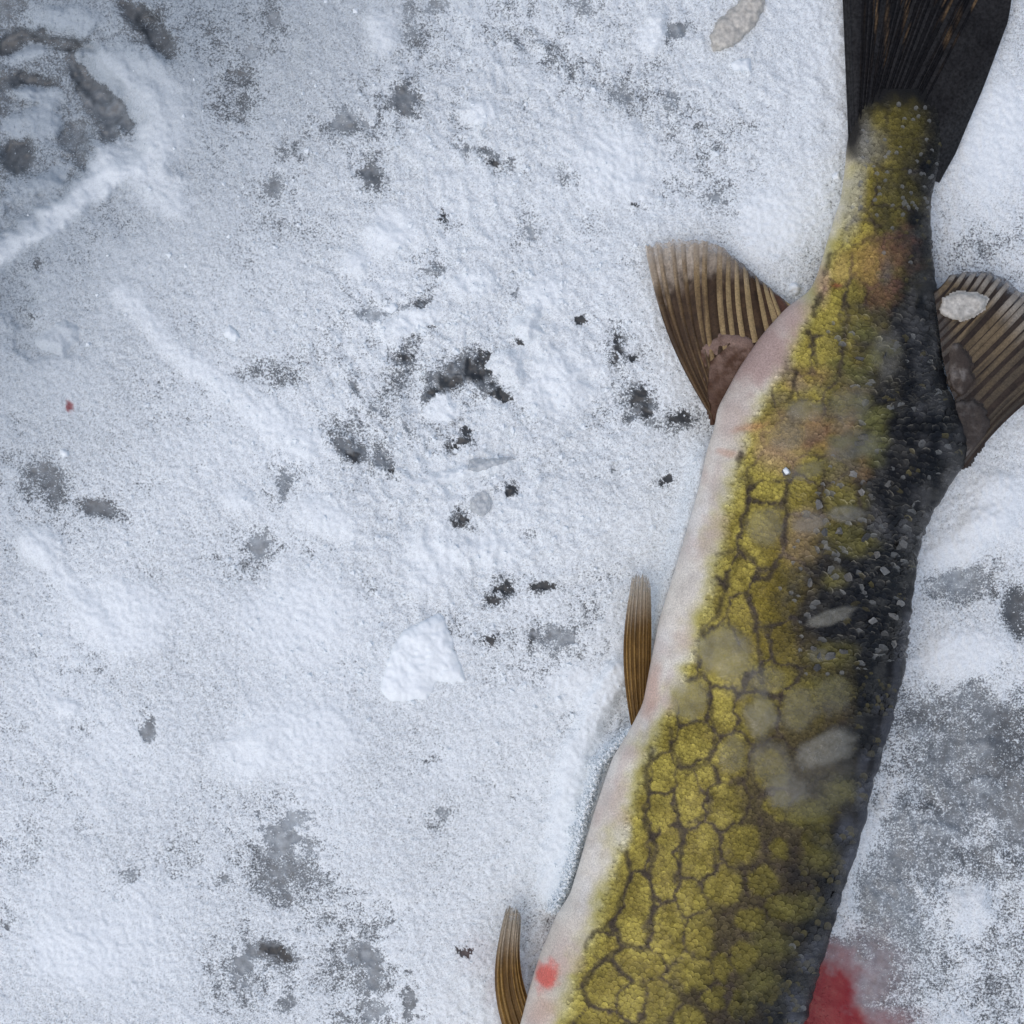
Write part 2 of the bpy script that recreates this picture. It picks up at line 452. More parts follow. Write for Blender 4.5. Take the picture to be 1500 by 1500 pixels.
blotch(1065, 664, 20, 6, (.44, .20, .12), .45, 0.2, .9, 1.2, 83, 8)
for k in range(40):   # brownish grey bruising in front of the fins
    x = 1130 + 140 * random.random(); y = 540 + 160 * random.random()
    blotch(x, y, 10 + 16 * random.random(), 8 + 10 * random.random(), [(.20, .165, .11), (.15, .125, .085), (.24, .15, .07)][k % 3], .42, random.random() * 3, .9, 1.0, 88 + k % 4, 12)
for k in range(26):   # olive patches on the dark flank
    x = 1225 + 75 * random.random(); y = 480 + 200 * random.random()
    blotch(x, y, 18, 12, (.11, .11, .035), .5, 0, .6, .8, 90 + k % 5)
for (x, y, rx, ry) in [(1235, 735, 40, 22), (1250, 795, 40, 20), (1230, 775, 30, 12), (1220, 850, 20, 16), (1215, 960, 40, 20), (1215, 1010, 36, 22),
                       (1190, 1190, 40, 24), (1230, 1160, 30, 22), (1170, 1330, 36, 22), (1130, 1380, 30, 30), (1110, 1440, 30, 30), (1200, 1260, 28, 20)]:
    blotch(x, y, rx, ry, (.15, .135, .035), .6, 0, .7, .8, 95)
for k in range(34):   # bluish frost along the back
    y = 1000 + 560 * random.random()
    blotch(Rf(y) - 2 - 26 * random.random() ** 2 - 20 * (y > 1400) * random.random(), y, 7 + 9 * random.random(), 12 + 16 * random.random(), (.075, .080, .095), .5, 0.25, .8, .9, 98)
for k in range(30):
    y = 380 + 420 * random.random()
    blotch(Rf(y) - 8 - 80 * random.random(), y, 8 + 8 * random.random(), 10 + 14 * random.random(), (.085, .085, .085), .45, 0.1, .8, .9, 99)
for P in [[(1240,336),(1250,324),(1270,322),(1290,330)], [(1216,372),(1208,402)], [(1200,430),(1192,462)], [(1236,436),(1242,470),(1236,500),(1228,545)],
          [(1184,486),(1194,510),(1196,532)], [(1166,546),(1162,572),(1155,588)], [(1086,662),(1080,682)], [(1100,702),(1096,735),(1092,775)], [(1154,690),(1152,735),(1150,795)],
          [(1206,690),(1203,745)], [(1256,700),(1258,745)], [(1050,812),(1085,802),(1104,822)], [(1066,838),(1062,870),(1052,900),(1026,924)], [(1104,846),(1126,848),(1140,826)],
          [(1092,868),(1106,905),(1112,950),(1118,1000),(1104,985)], [(1165,905),(1172,960)], [(1100,1005),(1125,1018),(1150,1020)], [(1040,1015),(1042,1050),(1048,1075)],
          [(984,1068),(985,1100),(1000,1125),(1026,1122),(1044,1108),(1046,1080)], [(955,1098),(945,1130),(950,1160)], [(1046,1120),(1052,1145)], [(944,1180),(945,1210),(962,1240),(952,1270)],
          [(988,1160),(994,1200),(1000,1235),(990,1290)], [(1040,1165),(1036,1195),(1010,1205)], [(950,1280),(955,1300),(958,1325),(945,1360)], [(918,1250),(924,1280),(910,1320),(898,1352),(868,1366),(856,1388)],
          [(905,1360),(905,1380),(945,1390),(960,1330)], [(905,1392),(870,1420),(854,1450),(864,1475),(880,1478)], [(900,1410),(925,1435)], [(1090,1285),(1096,1310)], [(1050,1260),(1045,1245)]]:
    stroke(P, 5.0, (.034, .025, .019), .80)
stroke([(1322,880),(1302,930),(1304,985),(1292,1040),(1286,1090)], 4, (.004, .004, .005), .95)
stroke([(1330,900),(1318,950),(1312,1010),(1298,1070),(1280,1140)], 7, (.055, .058, .068), .6)
blotch(1262, 215, 16, 50, (.16, .15, .12), .6, 0, .6)
blotch(1250, 290, 18, 60, (.36, .35, .30), .55, 0.15)
blotch(1272, 215, 30, 34, (.16, .16, .15), .6)
blotch(1320, 190, 40, 46, (.10, .085, .02), .5)
blotch(1250, 185, 15, 56, (.016, .015, .014), .95, .05, .6)

# ------------------------------------------------------------------ the snow and ice
NS = 2.3
core = np.arange(-190, 1690 + NS, NS)
grow = 1690 + NS + np.cumsum(NS * 1.24 ** np.arange(1, 58))
gx = np.concatenate([750 - (grow[::-1] - 750), core, grow]); gy = gx.copy()
GX, GY = np.meshgrid(gx, gy)
def gslice(x, y, r):
    a, b = np.searchsorted(gx, [x - r, x + r]); c, d = np.searchsorted(gy, [y - r, y + r])
    return (slice(c, d), slice(a, b))
n_big = fbm(GX, GY, 170, 4, 1); n_mid = fbm(GX, GY, 46, 4, 6); n_fin = fbm(GX, GY, 14, 3, 11)
frost = 0.80 + 0.46 * (n_big - .5) + 0.44 * (n_mid - .5) + .20 * (n_fin - .5)
ice = 0.10 + 0.14 * fbm(GX, GY, 90, 3, 16)
damp = np.zeros_like(GX); grain = 0.75 + 0.9 * (fbm(GX, GY, 120, 3, 21) - .5); blood = np.zeros_like(GX)
hz = .0022 * (n_big - .5) + .0010 * (n_mid - .5)
hfine = .0006 * (n_fin - .5) + .0006 * (vnoise(GX, GY, 5, 14) - .5)
near = np.exp(-(np.maximum(np.hypot(GX - 750, GY - 750) - 1300, 0) / 3000) ** 2)
# slushy upper left corner; its light falloff put into slope and greyer snow
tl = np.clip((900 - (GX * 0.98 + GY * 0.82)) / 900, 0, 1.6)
hz = hz - 0.020 * tl ** 1.5
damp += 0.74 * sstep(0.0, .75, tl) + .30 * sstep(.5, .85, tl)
damp += 0.10 * sstep(520, 0, GY) + 0.10 * sstep(260, 0, GX) * sstep(1200, 500, GY)  # dimmer light towards top and left edge, painted into the snow colour
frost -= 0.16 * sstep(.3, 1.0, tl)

crush = np.exp(-(((GX - 690) / 260) ** 2 + ((GY - 620) / 330) ** 2) ** 1.5) + .8 * np.exp(-(((GX - 830) / 420) ** 2 + ((GY - 130) / 170) ** 2) ** 1.5)
crush = np.clip(crush, 0, 1)
rg = 1 - np.abs(2 * fbm(GX, GY, 34, 4, 24, .6) - 1) * 2
frost += crush * (.55 * (fbm(GX, GY, 22, 4, 27, .62) - .5) + .06)
hz += crush * (.0015 * rg + .0018 * (fbm(GX, GY, 30, 4, 29) - .5))
def mask(x, y, rx, ry, ang=0.0, ns=0.8, soft_=0.4, seed=120, nscale=14):
    s = gslice(x, y, max(rx, ry) * 1.9 + 6)
    ca, sa = math.cos(ang), math.sin(ang)
    dx, dy = GX[s] - x, GY[s] - y
    d = np.hypot((dx * ca + dy * sa) / rx, (-dx * sa + dy * ca) / ry) + ns * (fbm(GX[s], GY[s], nscale, 3, seed) - .5)
    return s, 1 - sstep(1 - soft_, 1 + soft_ * .6, d)
def hole(x, y, rx, ry, a=1.0, iceval=None, ang=0.0, depth=.0012, ns=1.1, soft_=0.35, nscale=11):
    g_ = .95 if nscale < 10 else .84
    s = gslice(x, y, max(rx, ry) * 3.2 + 14)
    ca, sa = math.cos(ang), math.sin(ang)
    dx, dy = GX[s] - x, GY[s] - y
    d = np.hypot((dx * ca + dy * sa) / (rx * g_), (-dx * sa + dy * ca) / (ry * g_))
    k = 1.0 - d + ns * 2.4 * (fbm(GX[s], GY[s], nscale, 4, 120 + int(x) % 7, .75) - .5)
    m = sstep(.0, soft_ * .8, k)
    frost[s] = lerp(frost[s], 0.05 + .42 * vnoise(GX[s], GY[s], 5, 131) ** 2, m * a)
    s2, m2 = mask(x, y, rx * 1.8 + 6, ry * 1.8 + 6, ang, 1.3, 1.0, 133, 14)
    frost[s2] = np.minimum(frost[s2], frost[s2] * (1 - .34 * a * m2))
    if iceval is not None:
        ice[s] = lerp(ice[s], iceval, sstep(-.5, .2, k))
    hz[s] -= depth * .45 * m * a
def thin(x, y, rx, ry, a=0.45, ang=0.0):       # thin speckled frost
    s, m = mask(x, y, rx, ry, ang, 0.9, 0.8, 140 + int(y) % 5, 22)
    frost[s] -= a * m
    hz[s] -= .0006 * m
def pile(x, y, rx, ry, h, ang=0.0, smooth=1.0, seed=150):     # smooth clean snow
    s, m = mask(x, y, rx, ry, ang, 0.6, 0.6, seed, 26)
    frost[s] = np.maximum(frost[s], lerp(frost[s], 1.12, m))
    grain[s] = lerp(grain[s], 0.2, m * smooth); hz[s] += .6 * h * m
    damp[s] *= 1 - 0.35 * m
def ridge(P, w, h, smooth=0.9, clean=0.4, ns=0.5):
    P = np.asarray(P, float); c = P.mean(0); r = np.abs(P - c).max() + w * 3
    s = gslice(c[0], c[1], r)
    d, al = line_dist(GX[s], GY[s], P)
    d = d / w + ns * (fbm(GX[s], GY[s], 20, 3, 160) - .5)
    m = 1 - sstep(0.25, 1.15, d)
    frost[s] = np.maximum(frost[s], lerp(frost[s], 1.1, m)); grain[s] = lerp(grain[s], 0.1, m * smooth)
    hz[s] += h * m; damp[s] *= 1 - clean * m

# dark bare ice showing through the frost (position and size from the photograph)
DK = .045
for (x, y, rx, ry) in [(630,577,9,7),(641,590,11,7),(655,562,13,9),(664,556,9,6),(652,604,8,7),(700,548,17,9),(692,538,13,10),(709,524,8,12),(737,580,14,8),(727,574,9,10),
        (683,632,7,7),(676,646,14,6),(660,655,10,5),(592,523,9,6),(615,447,8,6),(903,514,8,17),(925,526,5,4),(936,582,11,14),(945,600,8,10),(952,605,7,5),(1000,610,12,7),(985,617,9,5),
        (980,702,6,6),(968,708,4,4),(752,716,7,6),(746,722,6,4),(676,758,8,10),(668,768,8,6),(733,864,9,6),(744,860,10,8),(798,858,15,6),(783,860,5,5),(725,880,12,5),
        (783,932,7,8),(836,938,8,7),(815,928,9,6),(718,938,12,8),(655,925,3,3),(683,1395,11,7),(763,502,7,5),(850,468,10,5),(614,468,9,7),(630,478,7,5),(605,490,5,4),
        (402,1392,13,7),(418,1400,11,8),(388,1388,7,5),(520,670,6,7),(512,664,6,5),(56,386,6,7),(42,462,10,6),(40,235,4,12),(28,243,9,5),(112,246,14,10),(215,40,15,14),(236,58,10,6),
        (250,270,5,10),(405,273,4,5),(930,300,5,4),(995,45,11,7),(573,690,6,6),(720,240,12,4),(648,318,5,9),(845,268,7,6),(545,258,8,8),(590,135,8,10),(598,158,9,7)]:
    hole(x, y, rx, ry, 1.0, DK, 0, .0005, 1.5, .55, 8)
# grey, half clear ice
for (x, y, rx, ry, a, iv, an) in [(415,1222,34,44,.80,.26,-.5),(440,1196,26,16,.6,.33,-.4),(355,1414,30,32,.9,.22,0),(534,1402,24,20,.85,.24,.4),(548,1436,15,36,.8,.22,-.1),(546,1484,22,28,.7,.26,0),
        (600,1465,15,38,.85,.16,-.1),(415,1470,26,22,.6,.2,0),(505,1494,22,12,.6,.15,0),(216,1078,14,26,.75,.24,0),(218,1060,10,10,.7,.18,0),(512,174,34,22,.8,.24,0),(516,190,20,12,.8,.16,0),(592,146,22,30,.7,.13,-.4),
        (640,392,20,16,.6,.2,0),(545,255,16,22,.7,.13,0),(758,425,12,30,.75,.2,-.2),(780,341,16,13,.8,.3,0),(580,456,30,12,.75,.28,-.3),(535,462,28,14,.7,.33,.2),(418,702,22,24,.75,.24,-.4),(412,730,10,16,.6,.24,0),
        (380,800,16,30,.75,.25,.2),(518,565,5,13,.8,.2,-.6),(548,600,14,5,.6,.25,.6),(597,628,5,15,.6,.25,-.6),(500,650,16,12,.55,.12,.6),(572,680,12,11,.6,.15,0),(557,672,8,14,.5,.2,.6),
        (985,46,34,13,.7,.22,-.2),(968,52,10,12,.8,.2,0),(1085,316,26,8,.8,.22,.3),(1048,290,22,8,.7,.24,.3),(403,30,12,18,.75,.22,0),(368,78,8,14,.6,.3,0),(425,220,30,22,.5,.16,0),(400,270,26,18,.5,.2,0),
        (720,225,40,7,.5,.2,.35),(680,220,16,8,.6,.26,.5),(910,140,16,18,.5,.25,0),(985,150,24,18,.5,.25,0),(860,12,20,16,.5,.25,0),(845,258,16,14,.5,.22,0),(815,245,12,10,.5,.3,0),(640,10,26,14,.5,.25,0),(600,30,14,40,.5,.24,0),
        (430,1103,10,5,.8,.24,.5),(425,1095,5,5,.6,.16,0),(480,1125,12,8,.5,.25,.6),(190,1283,12,18,.55,.24,.4),(330,1290,6,8,.7,.2,0),(12,1360,6,10,.7,.14,0),(45,1400,6,7,.6,.16,0),(648,1190,14,16,.6,.26,0),
        (812,940,34,30,.4,.24,0),(520,782,16,14,.55,.3,0),(530,873,14,12,.6,.28,0),(722,795,8,10,.6,.24,0),(775,782,18,10,.5,.16,0),(893,1005,30,40,.45,.3,.4),(900,690,10,8,.5,.2,0),(705,700,60,10,.3,.3,-.1)]:
    hole(x, y, rx, ry, a * .84, iv + .05, an, .0008, 1.05, .6, 12)
for (x, y, rx, ry, a, an) in [(400,545,52,26,.34,0),(60,700,52,36,.36,.4),(148,744,40,14,.5,.3),(360,130,60,60,.09,0),(470,300,110,70,.10,0),(330,820,120,60,.14,0),(420,1290,90,40,.25,.3),(450,1400,120,70,.10,0),(560,1350,60,30,.2,0),
        (700,100,200,70,.10,0),(1090,180,90,60,.16,0),(620,560,90,70,.14,0),(260,1260,60,40,.2,0),(1000,250,100,40,.14,.2),(880,600,50,60,.12,0),(130,870,70,20,.2,.7),(520,640,60,30,.2,.5),(690,760,60,40,.12,0),
        (330,160,40,90,.18,0),(650,870,30,70,.14,0),(1410,840,60,60,.3,0),(1430,350,60,30,.25,-.4)]:
    thin(x, y, rx, ry, a, an)
# grey slush right of the fish
for (x, y, rx, ry, fr, iv) in [(1410,1080,150,120,.40,.30),(1460,1180,120,130,.34,.28),(1380,1240,120,110,.42,.36),(1330,1400,110,100,.50,.36),(1460,1400,80,120,.56,.22),(1490,900,26,44,.22,.10),(1398,850,46,40,.34,.36),(1300,1300,50,70,.35,.40)]:
    s, m = mask(x, y, rx, ry, 0, 0.7, 0.7, 170, 40)
    frost[s] = lerp(frost[s], fr + .30 * (fbm(GX[s], GY[s], 26, 4, 175) - .5), m); ice[s] = lerp(ice[s], iv, m); hz[s] -= .0014 * m
for (x, y, rx, ry, h) in [(1312,1330,48,40,.0016),(1425,1330,34,44,.0012),(1335,1075,22,14,.001),(1330,1190,40,26,.0010),(1440,1095,34,16,.0014),(1440,1150,26,14,.001),(1370,1215,30,10,.001)]:
    s, m = mask(x, y, rx, ry, 0, 0.8, 0.6, 180, 20)
    hz[s] += h * m
    if x == 1425: frost[s] = lerp(frost[s], .95, m * .8)
    else: ice[s] = lerp(ice[s], .46, m * .8)
for (x, y, rx, ry, a) in [(1440,1260,70,20,.3),(1480,1090,30,60,.4),(1360,1180,40,14,.4),(1350,1052,50,10,.3),(1420,1440,60,50,.3)]:
    s, m = mask(x, y, rx, ry, 0.1, 1.2, 0.5, 185, 12)
    ice[s] = lerp(ice[s], .11, m * a * 1.6)
ice = np.where(GX > 1240, ice * lerp(1, .66, sstep(960, 1060, GY)), ice)
# upper left slush: dark furrows with loose snow between them
s, m = mask(60, 150, 170, 150, .3, .9, .8, 188, 50)
frost[s] = lerp(frost[s], .36 + .6 * (fbm(GX[s], GY[s], 34, 4, 189, .6) - .5), m); ice[s] = lerp(ice[s], .17, m); hz[s] -= .004 * m
s, m = mask(60, 330, 120, 70, -.6, .9, .8, 187, 40)
frost[s] = lerp(frost[s], .62 + .4 * (fbm(GX[s], GY[s], 30, 4, 186, .6) - .5), m * .8); ice[s] = lerp(ice[s], .28, m)
for (x, y, rx, ry, fr, iv, an) in [(90,120,110,60,.50,.16,.7),(60,200,90,80,.55,.20,0),(158,150,30,94,.08,.17,-.52),(140,110,30,40,.15,.13,-.5),(30,60,40,16,.2,.10,-.3),(90,65,50,10,.3,.12,.1),(40,120,50,14,.25,.10,0),(25,225,24,34,.2,.10,.3),
        (200,20,40,16,.3,.09,.6),(232,56,40,16,.3,.10,.95),(100,245,30,18,.35,.14,-.6),(110,205,24,24,.4,.2,0),(30,320,50,26,.6,.3,-.6),(60,500,70,30,.6,.3,.2),(20,440,40,40,.6,.25,0)]:
    s, m = mask(x, y, rx, ry, an, 0.8, 0.5, 190, 20)
    frost[s] = lerp(frost[s], fr + .25 * (fbm(GX[s], GY[s], 16, 3, 195) - .5), m); ice[s] = lerp(ice[s], iv, m); hz[s] -= .0018 * m; damp[s] += .12 * m
for (x, y, rx, ry, h, an) in [(95,28,60,22,.004,.1),(40,78,34,12,.003,-.3),(60,180,30,30,.0035,.2),(55,140,40,14,.003,.1),(22,185,20,20,.003,0),(70,265,50,16,.003,-.5)]:
    s, m = mask(x, y, rx, ry, an, 0.8, 0.6, 200, 18)
    hz[s] += .5 * h * m; frost[s] = lerp(frost[s], 1.0, m * .7); grain[s] = lerp(grain[s], .3, m)
ridge([(-60, 396), (0, 368), (68, 330), (72, 322), (120, 288), (165, 252), (200, 248)], 25, .0022, .8, .5, .9)
ridge([(165, 235), (205, 225), (225, 270), (250, 292)], 40, .0010, .7, .4, .9)
ridge([(135, 75), (170, 112), (205, 146), (225, 190), (245, 235)], 26, .0008, .5, .2, 1.0)
ridge([(170, 95), (215, 110), (245, 150), (250, 200)], 40, .0010, .6, .2)
ridge([(180, 430), (245, 505), (320, 560), (400, 618), (450, 660)], 25, .0006, .6, .5, 1.0)
ridge([(40, 790), (80, 830), (130, 885), (150, 910)], 16, .0007, .5)
ridge([(905, 985), (862, 1060), (838, 1130), (822, 1220), (806, 1310)], 26, .0026, .75, .3, .4)
for (x, y, rx, ry, h, an) in [(180,905,80,60,.0016,.3),(440,1075,110,48,.0016,.1),(360,1110,50,40,.0012,0),(100,1036,18,12,.0016,0),(60,800,30,26,.0022,.6),(560,45,24,42,.0022,0),(958,48,20,36,.0030,.3),(900,240,60,60,.0012,0),
        (520,385,22,22,.0022,0),(560,350,36,24,.0018,.4),(690,415,40,24,.0014,0),(700,165,30,24,.002,0),(640,820,50,60,.0012,0),(440,900,90,70,.0008,0),(350,735,26,18,.0016,.3),(480,760,50,30,.0018,.4),(600,470,50,18,.0014,-.3),
        (845,1010,50,30,.0008,0),(1420,790,70,30,.0020,-.6),(1400,960,70,36,.0022,-.2),(1460,730,50,40,.0026,-.8),(1450,200,60,120,.0012,0),(580,330,40,30,.0012,0),(800,430,40,30,.0016,0),(690,690,60,9,.0026,-.25),(650,600,30,20,.0014,0),
        (820,560,60,50,.001,0),(720,810,40,30,.001,0),(1130,330,50,60,.0012,.3),(110,1400,90,60,.0008,0)]:
    pile(x, y, rx, ry, h, an, .8, 150 + int(x) % 4)
# snow scraped clean by the fish, blood soaked into the snow
for (x, y, rx, ry, a, an) in [(1200,1478,56,84,1.0,.35),(1228,1504,54,44,.9,0),(1226,1420,32,44,.24,.3),(1290,1500,60,28,.30,0),(1250,1440,70,70,.12,0)]:
    s, m = mask(x, y, rx, ry, an, 0.6, 0.8, 210, 24)
    blood[s] = np.maximum(blood[s], a * m * np.clip(.45 + 1.1 * fbm(GX[s], GY[s], 18, 4, 215, .65), 0, 1)); frost[s] = lerp(frost[s], .20, m * .85); ice[s] = lerp(ice[s], .30, m)
s, m = mask(1060, 900, 60, 30, 0, 0.6, 0.8, 211, 24)
for (x, y, rx, ry, colr) in [(700,1400,30,30,.05),(740,1450,24,60,.10),(810,1380,30,40,.06)]:
    s, m = mask(x, y, rx, ry, 0, .8, .8, 212, 20); blood[s] = np.maximum(blood[s], colr * m)
s, m = mask(102, 595, 6, 8, 0, 1.0, .4, 213, 5); blood[s] = np.maximum(blood[s], .78 * m)
# body pressed a shallow bed into the snow
inb = sstep(-4, 30, GX - Lf(GY)) * sstep(-4, 26, Rf(GY) - GX) * (GY > 300) * (GY < 2380)
hz -= .0012 * inb
hz += .0080 * np.exp(-((GX - Lf(GY) + 2) / 20) ** 2) * sstep(1060, 1110, GY) * sstep(1350, 1310, GY)
hz += .0050 * np.exp(-((GX - Lf(GY) + 2) / 16) ** 2) * sstep(630, 680, GY) * sstep(1000, 900, GY)
hz += hfine * (.15 + .85 * sstep(.2, .75, frost))
hz *= near
blood = np.where(GX > 1100, np.clip(blood * 1.45, 0, 1), blood)
frost = np.clip(frost, 0, 1.15); grain = np.clip(grain, 0, 1); damp = np.clip(damp, 0, .95)
def ground_z(px, py):
    i = np.clip(np.searchsorted(gx, px), 0, len(gx) - 1); j = np.clip(np.searchsorted(gy, py), 0, len(gy) - 1)
    return hz[j, i]
V = at(GX, GY, hz).reshape(-1, 3)
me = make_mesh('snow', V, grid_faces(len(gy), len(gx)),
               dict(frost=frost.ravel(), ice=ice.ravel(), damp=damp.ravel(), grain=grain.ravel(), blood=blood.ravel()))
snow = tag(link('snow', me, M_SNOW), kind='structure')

# ------------------------------------------------------------------ the fish
ROOT = at(1140, 1000, 0.0)
fish = bpy.data.objects.new('fish', None); col.objects.link(fish)
fish.location = tuple(ROOT); fish.empty_display_size = 0.02
tag(fish, 'dead green and yellow fish with dark chain markings and frosted skin lying on the snow', 'fish')
def part(name, me, mat, parent=fish):
    return link(name, me, mat, parent)
def rel(px, py, z):
    return at(px, py, z) - ROOT

# body: upper flank finely divided, underside coarse
ys = np.concatenate([np.arange(130, 1560, 1.8), np.arange(1560, 2381, 10)])
t = np.linspace(-1, 1, 250)
u = 0.55 * t + 0.45 * np.sin(t * math.pi / 2)
l, r = Lf(ys), Rf(ys)
rag = (fbm(np.zeros_like(ys), ys, 14, 3, 300) - .5)
r = r + (8 * rag + 3 * (fbm(np.zeros_like(ys), ys, 7, 2, 303) - .5)) * sstep(310, 360, ys)
px = (l + r)[:, None] / 2 + (r - l)[:, None] / 2 * u[None, :]
py = np.repeat(ys[:, None], len(u), 1)
prof = (1 - np.abs(u) ** 2.25) ** 0.55
z = zc(ys)[:, None] + Tf(ys)[:, None] * prof[None, :]
lump = body_lump(px, py)
z = z + lump * prof[None, :]
skin = bilin(FC, FX0, FY0, FST, px, py)
Vt = rel(px, py, z).reshape(-1, 3)
ub = np.linspace(1, -1, 26)[1:-1]
pb = (1 - np.abs(ub) ** 2.25) ** 0.55
pxb = (l + r)[:, None] / 2 + (r - l)[:, None] / 2 * ub[None, :]
pyb = np.repeat(ys[:, None], len(ub), 1)
zb = zc(ys)[:, None] - Tf(ys)[:, None] * pb[None, :] * 0.95
nT, nB, nR = len(u), len(ub), len(ys)
allpx = np.concatenate([px, pxb], 1); n = nT + nB
A = np.concatenate([rel(px, py, z), rel(pxb, pyb, zb)], 1).reshape(-1, 3)
i = np.arange(nR - 1)[:, None] * n; j = np.arange(n)[None, :]; j2 = (j + 1) % n
Q = np.stack([i + j, i + n + j, i + n + j2, i + j2], -1).reshape(-1, 4)
sk = np.concatenate([skin, bilin(FC, FX0, FY0, FST, pxb, pyb)], 1).reshape(-1, 3)
body = part('body', make_mesh('body', A, Q, dict(skin=sk)), M_SKIN)

# scales: free edge towards the tail, rows along the body
def surf(px, py):
    return body_z(px, py)
def axis_dir(py):          # direction towards the tail in pixels
    dx = ((Lf(py - 20) + Rf(py - 20)) - (Lf(py + 20) + Rf(py + 20))) / 2
    return dx / 40.0
SH = np.array([(-.42, -.55), (.42, -.55), (.55, -.02), (.40, .36), (0, .55), (-.40, .36), (-.55, -.02), (.32, .24), (0, .39), (-.32, .24), (0, -.05)])
SHZ = np.array([-.3, -.3, .25, .95, 1.2, .95, .25, .62, .80, .62, .45])
SF = np.array([(10, 0, 1), (10, 1, 2), (10, 2, 7), (10, 7, 8), (10, 8, 9), (10, 9, 6), (10, 6, 0), (2, 3, 7), (7, 3, 4), (7, 4, 8), (8, 4, 5), (8, 5, 9), (9, 5, 6)])
RIM = np.array([0, 0, .15, .9, 1, .9, .15, .12, .12, .12, 0])
def scale_verts(cx, cy, w, ln, lift, spin):
    """arrays of n scales -> (n,8,3) points and pixel coords"""
    ax = axis_dir(cy); ang = np.arctan2(ax, 1.0) + spin
    ca, sa = np.cos(ang), np.sin(ang)
    a = SH[None, :, 0] * w[:, None]; b = SH[None, :, 1] * ln[:, None]
    X = cx[:, None] + a * ca[:, None] + b * sa[:, None]
    Y = cy[:, None] + a * sa[:, None] - b * ca[:, None]
    Z = surf(X, Y) + .00012 + SHZ[None, :] * lift[:, None]
    return X, Y, Z
cx, cy, cw = [], [], []
def lattice(wv, pitch, zone):
    v = 148.0; row = 0
    while v < 1640:
        X = 1140 + (np.arange(-75, 75) + (row % 2) * 0.5) * wv
        ax = axis_dir(np.array([v]))[0]
        Y = v + (X - (Lf(v) + Rf(v)) / 2) * ax * 0.9 + .18 * pitch * rng.standard_normal(len(X))
        X = X + .14 * wv * rng.standard_normal(len(X))
        uu = (X - (Lf(Y) + Rf(Y)) / 2) / ((Rf(Y) - Lf(Y)) / 2)
        rz = .55 * sstep(1120, 1190, X) * sstep(670, 720, Y) * (1 - sstep(970, 1010, Y)) + sstep(1200, 1250, X) * sstep(430, 470, Y) * (1 - sstep(660, 700, Y))
        big = rz + sstep(.42, .58, sstep(1120, 1330, Y + .9 * (X - 1120)) + .7 * (fbm(X, Y, 50, 2, 520) - .5))
        ok = (X > Yb(Y) + 4) & (uu < 0.975) & (Y > 150 + 22 * rng.random(len(X))) & ((big > .5) == zone)
        cx.append(X[ok]); cy.append(Y[ok]); cw.append(np.full(ok.sum(), wv))
        v += pitch; row += 1
lattice(9.4, 6.4, True)
lattice(5.8, 4.2, False)
cx = np.concatenate(cx); cy = np.concatenate(cy); cw = np.concatenate(cw)
def rzone(x, y):
    return sstep(1130, 1200, x) * sstep(670, 720, y) * (1 - sstep(960, 1000, y)) + sstep(1200, 1260, x) * sstep(440, 480, y) * (1 - sstep(660, 700, y))
SLIME = [  # x, y, rx, ry, angle, strength, thickness (m)
 (1060,955,46,42,0,.66,.0010),(1122,772,30,32,0,.42,.0007),(1115,1048,27,32,0,.70,.0010),(1170,1040,29,34,0,.42,.0009),(1212,1096,52,26,-.42,.86,.0013),
 (1010,1024,30,34,0,.55,.0008),(1152,1158,36,26,0,.62,.0010),(1128,1112,38,34,.2,.45,.0008),(1214,905,44,12,-.32,.80,.0006),(1240,752,34,13,0,.70,.0006),
 (1186,766,28,16,-.2,.50,.0006),(1182,600,30,18,0,.50,.0007),(1252,652,42,24,-.2,.45,.0007),(1152,640,32,22,0,.32,.0006),(1125,995,31,23,0,.30,.0009),
 (1072,1105,24,30,0,.40,.0007),(1245,595,32,28,0,.36,.0006),(1218,1020,30,30,0,.30,.0006),(1200,960,16,12,0,.4,.0004),(1180,690,34,14,-.3,.40,.0005),(1190,1150,74,52,-.3,.30,.0006),(1090,1000,40,30,0,.30,.0006),(1300,520,26,40,0,.30,.0005)]
def slime_amount(x, y):
    a = np.zeros_like(x)
    for (sx, sy, rx, ry, an, st, th) in SLIME:
        ca, sa = math.cos(an), math.sin(an)
        d = np.hypot(((x - sx) * ca + (y - sy) * sa) / rx, (-(x - sx) * sa + (y - sy) * ca) / ry)
        a = np.maximum(a, st * (1 - sstep(.75, 1.05, d)))
    return a
keep = slime_amount(cx, cy) < 0.28 + 0.25 * rng.random(len(cx))
cx, cy, cw = cx[keep], cy[keep], cw[keep]
ns = len(cx)
dkk = bilin(dk, FX0, FY0, FST, cx, cy)
w = cw * (1.06 + .07 * rng.standard_normal(ns)); ln = w * (1.05 + .1 * rng.standard_normal(ns))
rough_zone = sstep(1130, 1200, cx) * sstep(670, 720, cy) * (1 - sstep(960, 1000, cy)) + sstep(1200, 1260, cx) * sstep(440, 480, cy) * (1 - sstep(660, 700, cy))
lift = (.00007 + .00006 * rng.random(ns)) * (cw / 6.5) ** 1.3 + .00020 * rough_zone * rng.random(ns) ** 2
lift *= .3 + .7 * sstep(0, 60, cx - Yb(cy))
spin = .16 * rng.standard_normal(ns) + .3 * rough_zone * rng.standard_normal(ns)
w = w * (1 + .35 * rough_zone * rng.random(ns)); ln = ln * (1 - .35 * rough_zone * rng.random(ns))
X, Y, Z = scale_verts(cx, cy, w, ln, lift, spin)
X = X + .6 * rough_zone[:, None] * rng.standard_normal(X.shape); Y = Y + .7 * rough_zone[:, None] * rng.standard_normal(Y.shape)
base = bilin(FC, FX0, FY0, FST, X, Y)
base = base * (1 + .13 * rng.standard_normal((ns, 1, 1)).clip(-2, 2.4))
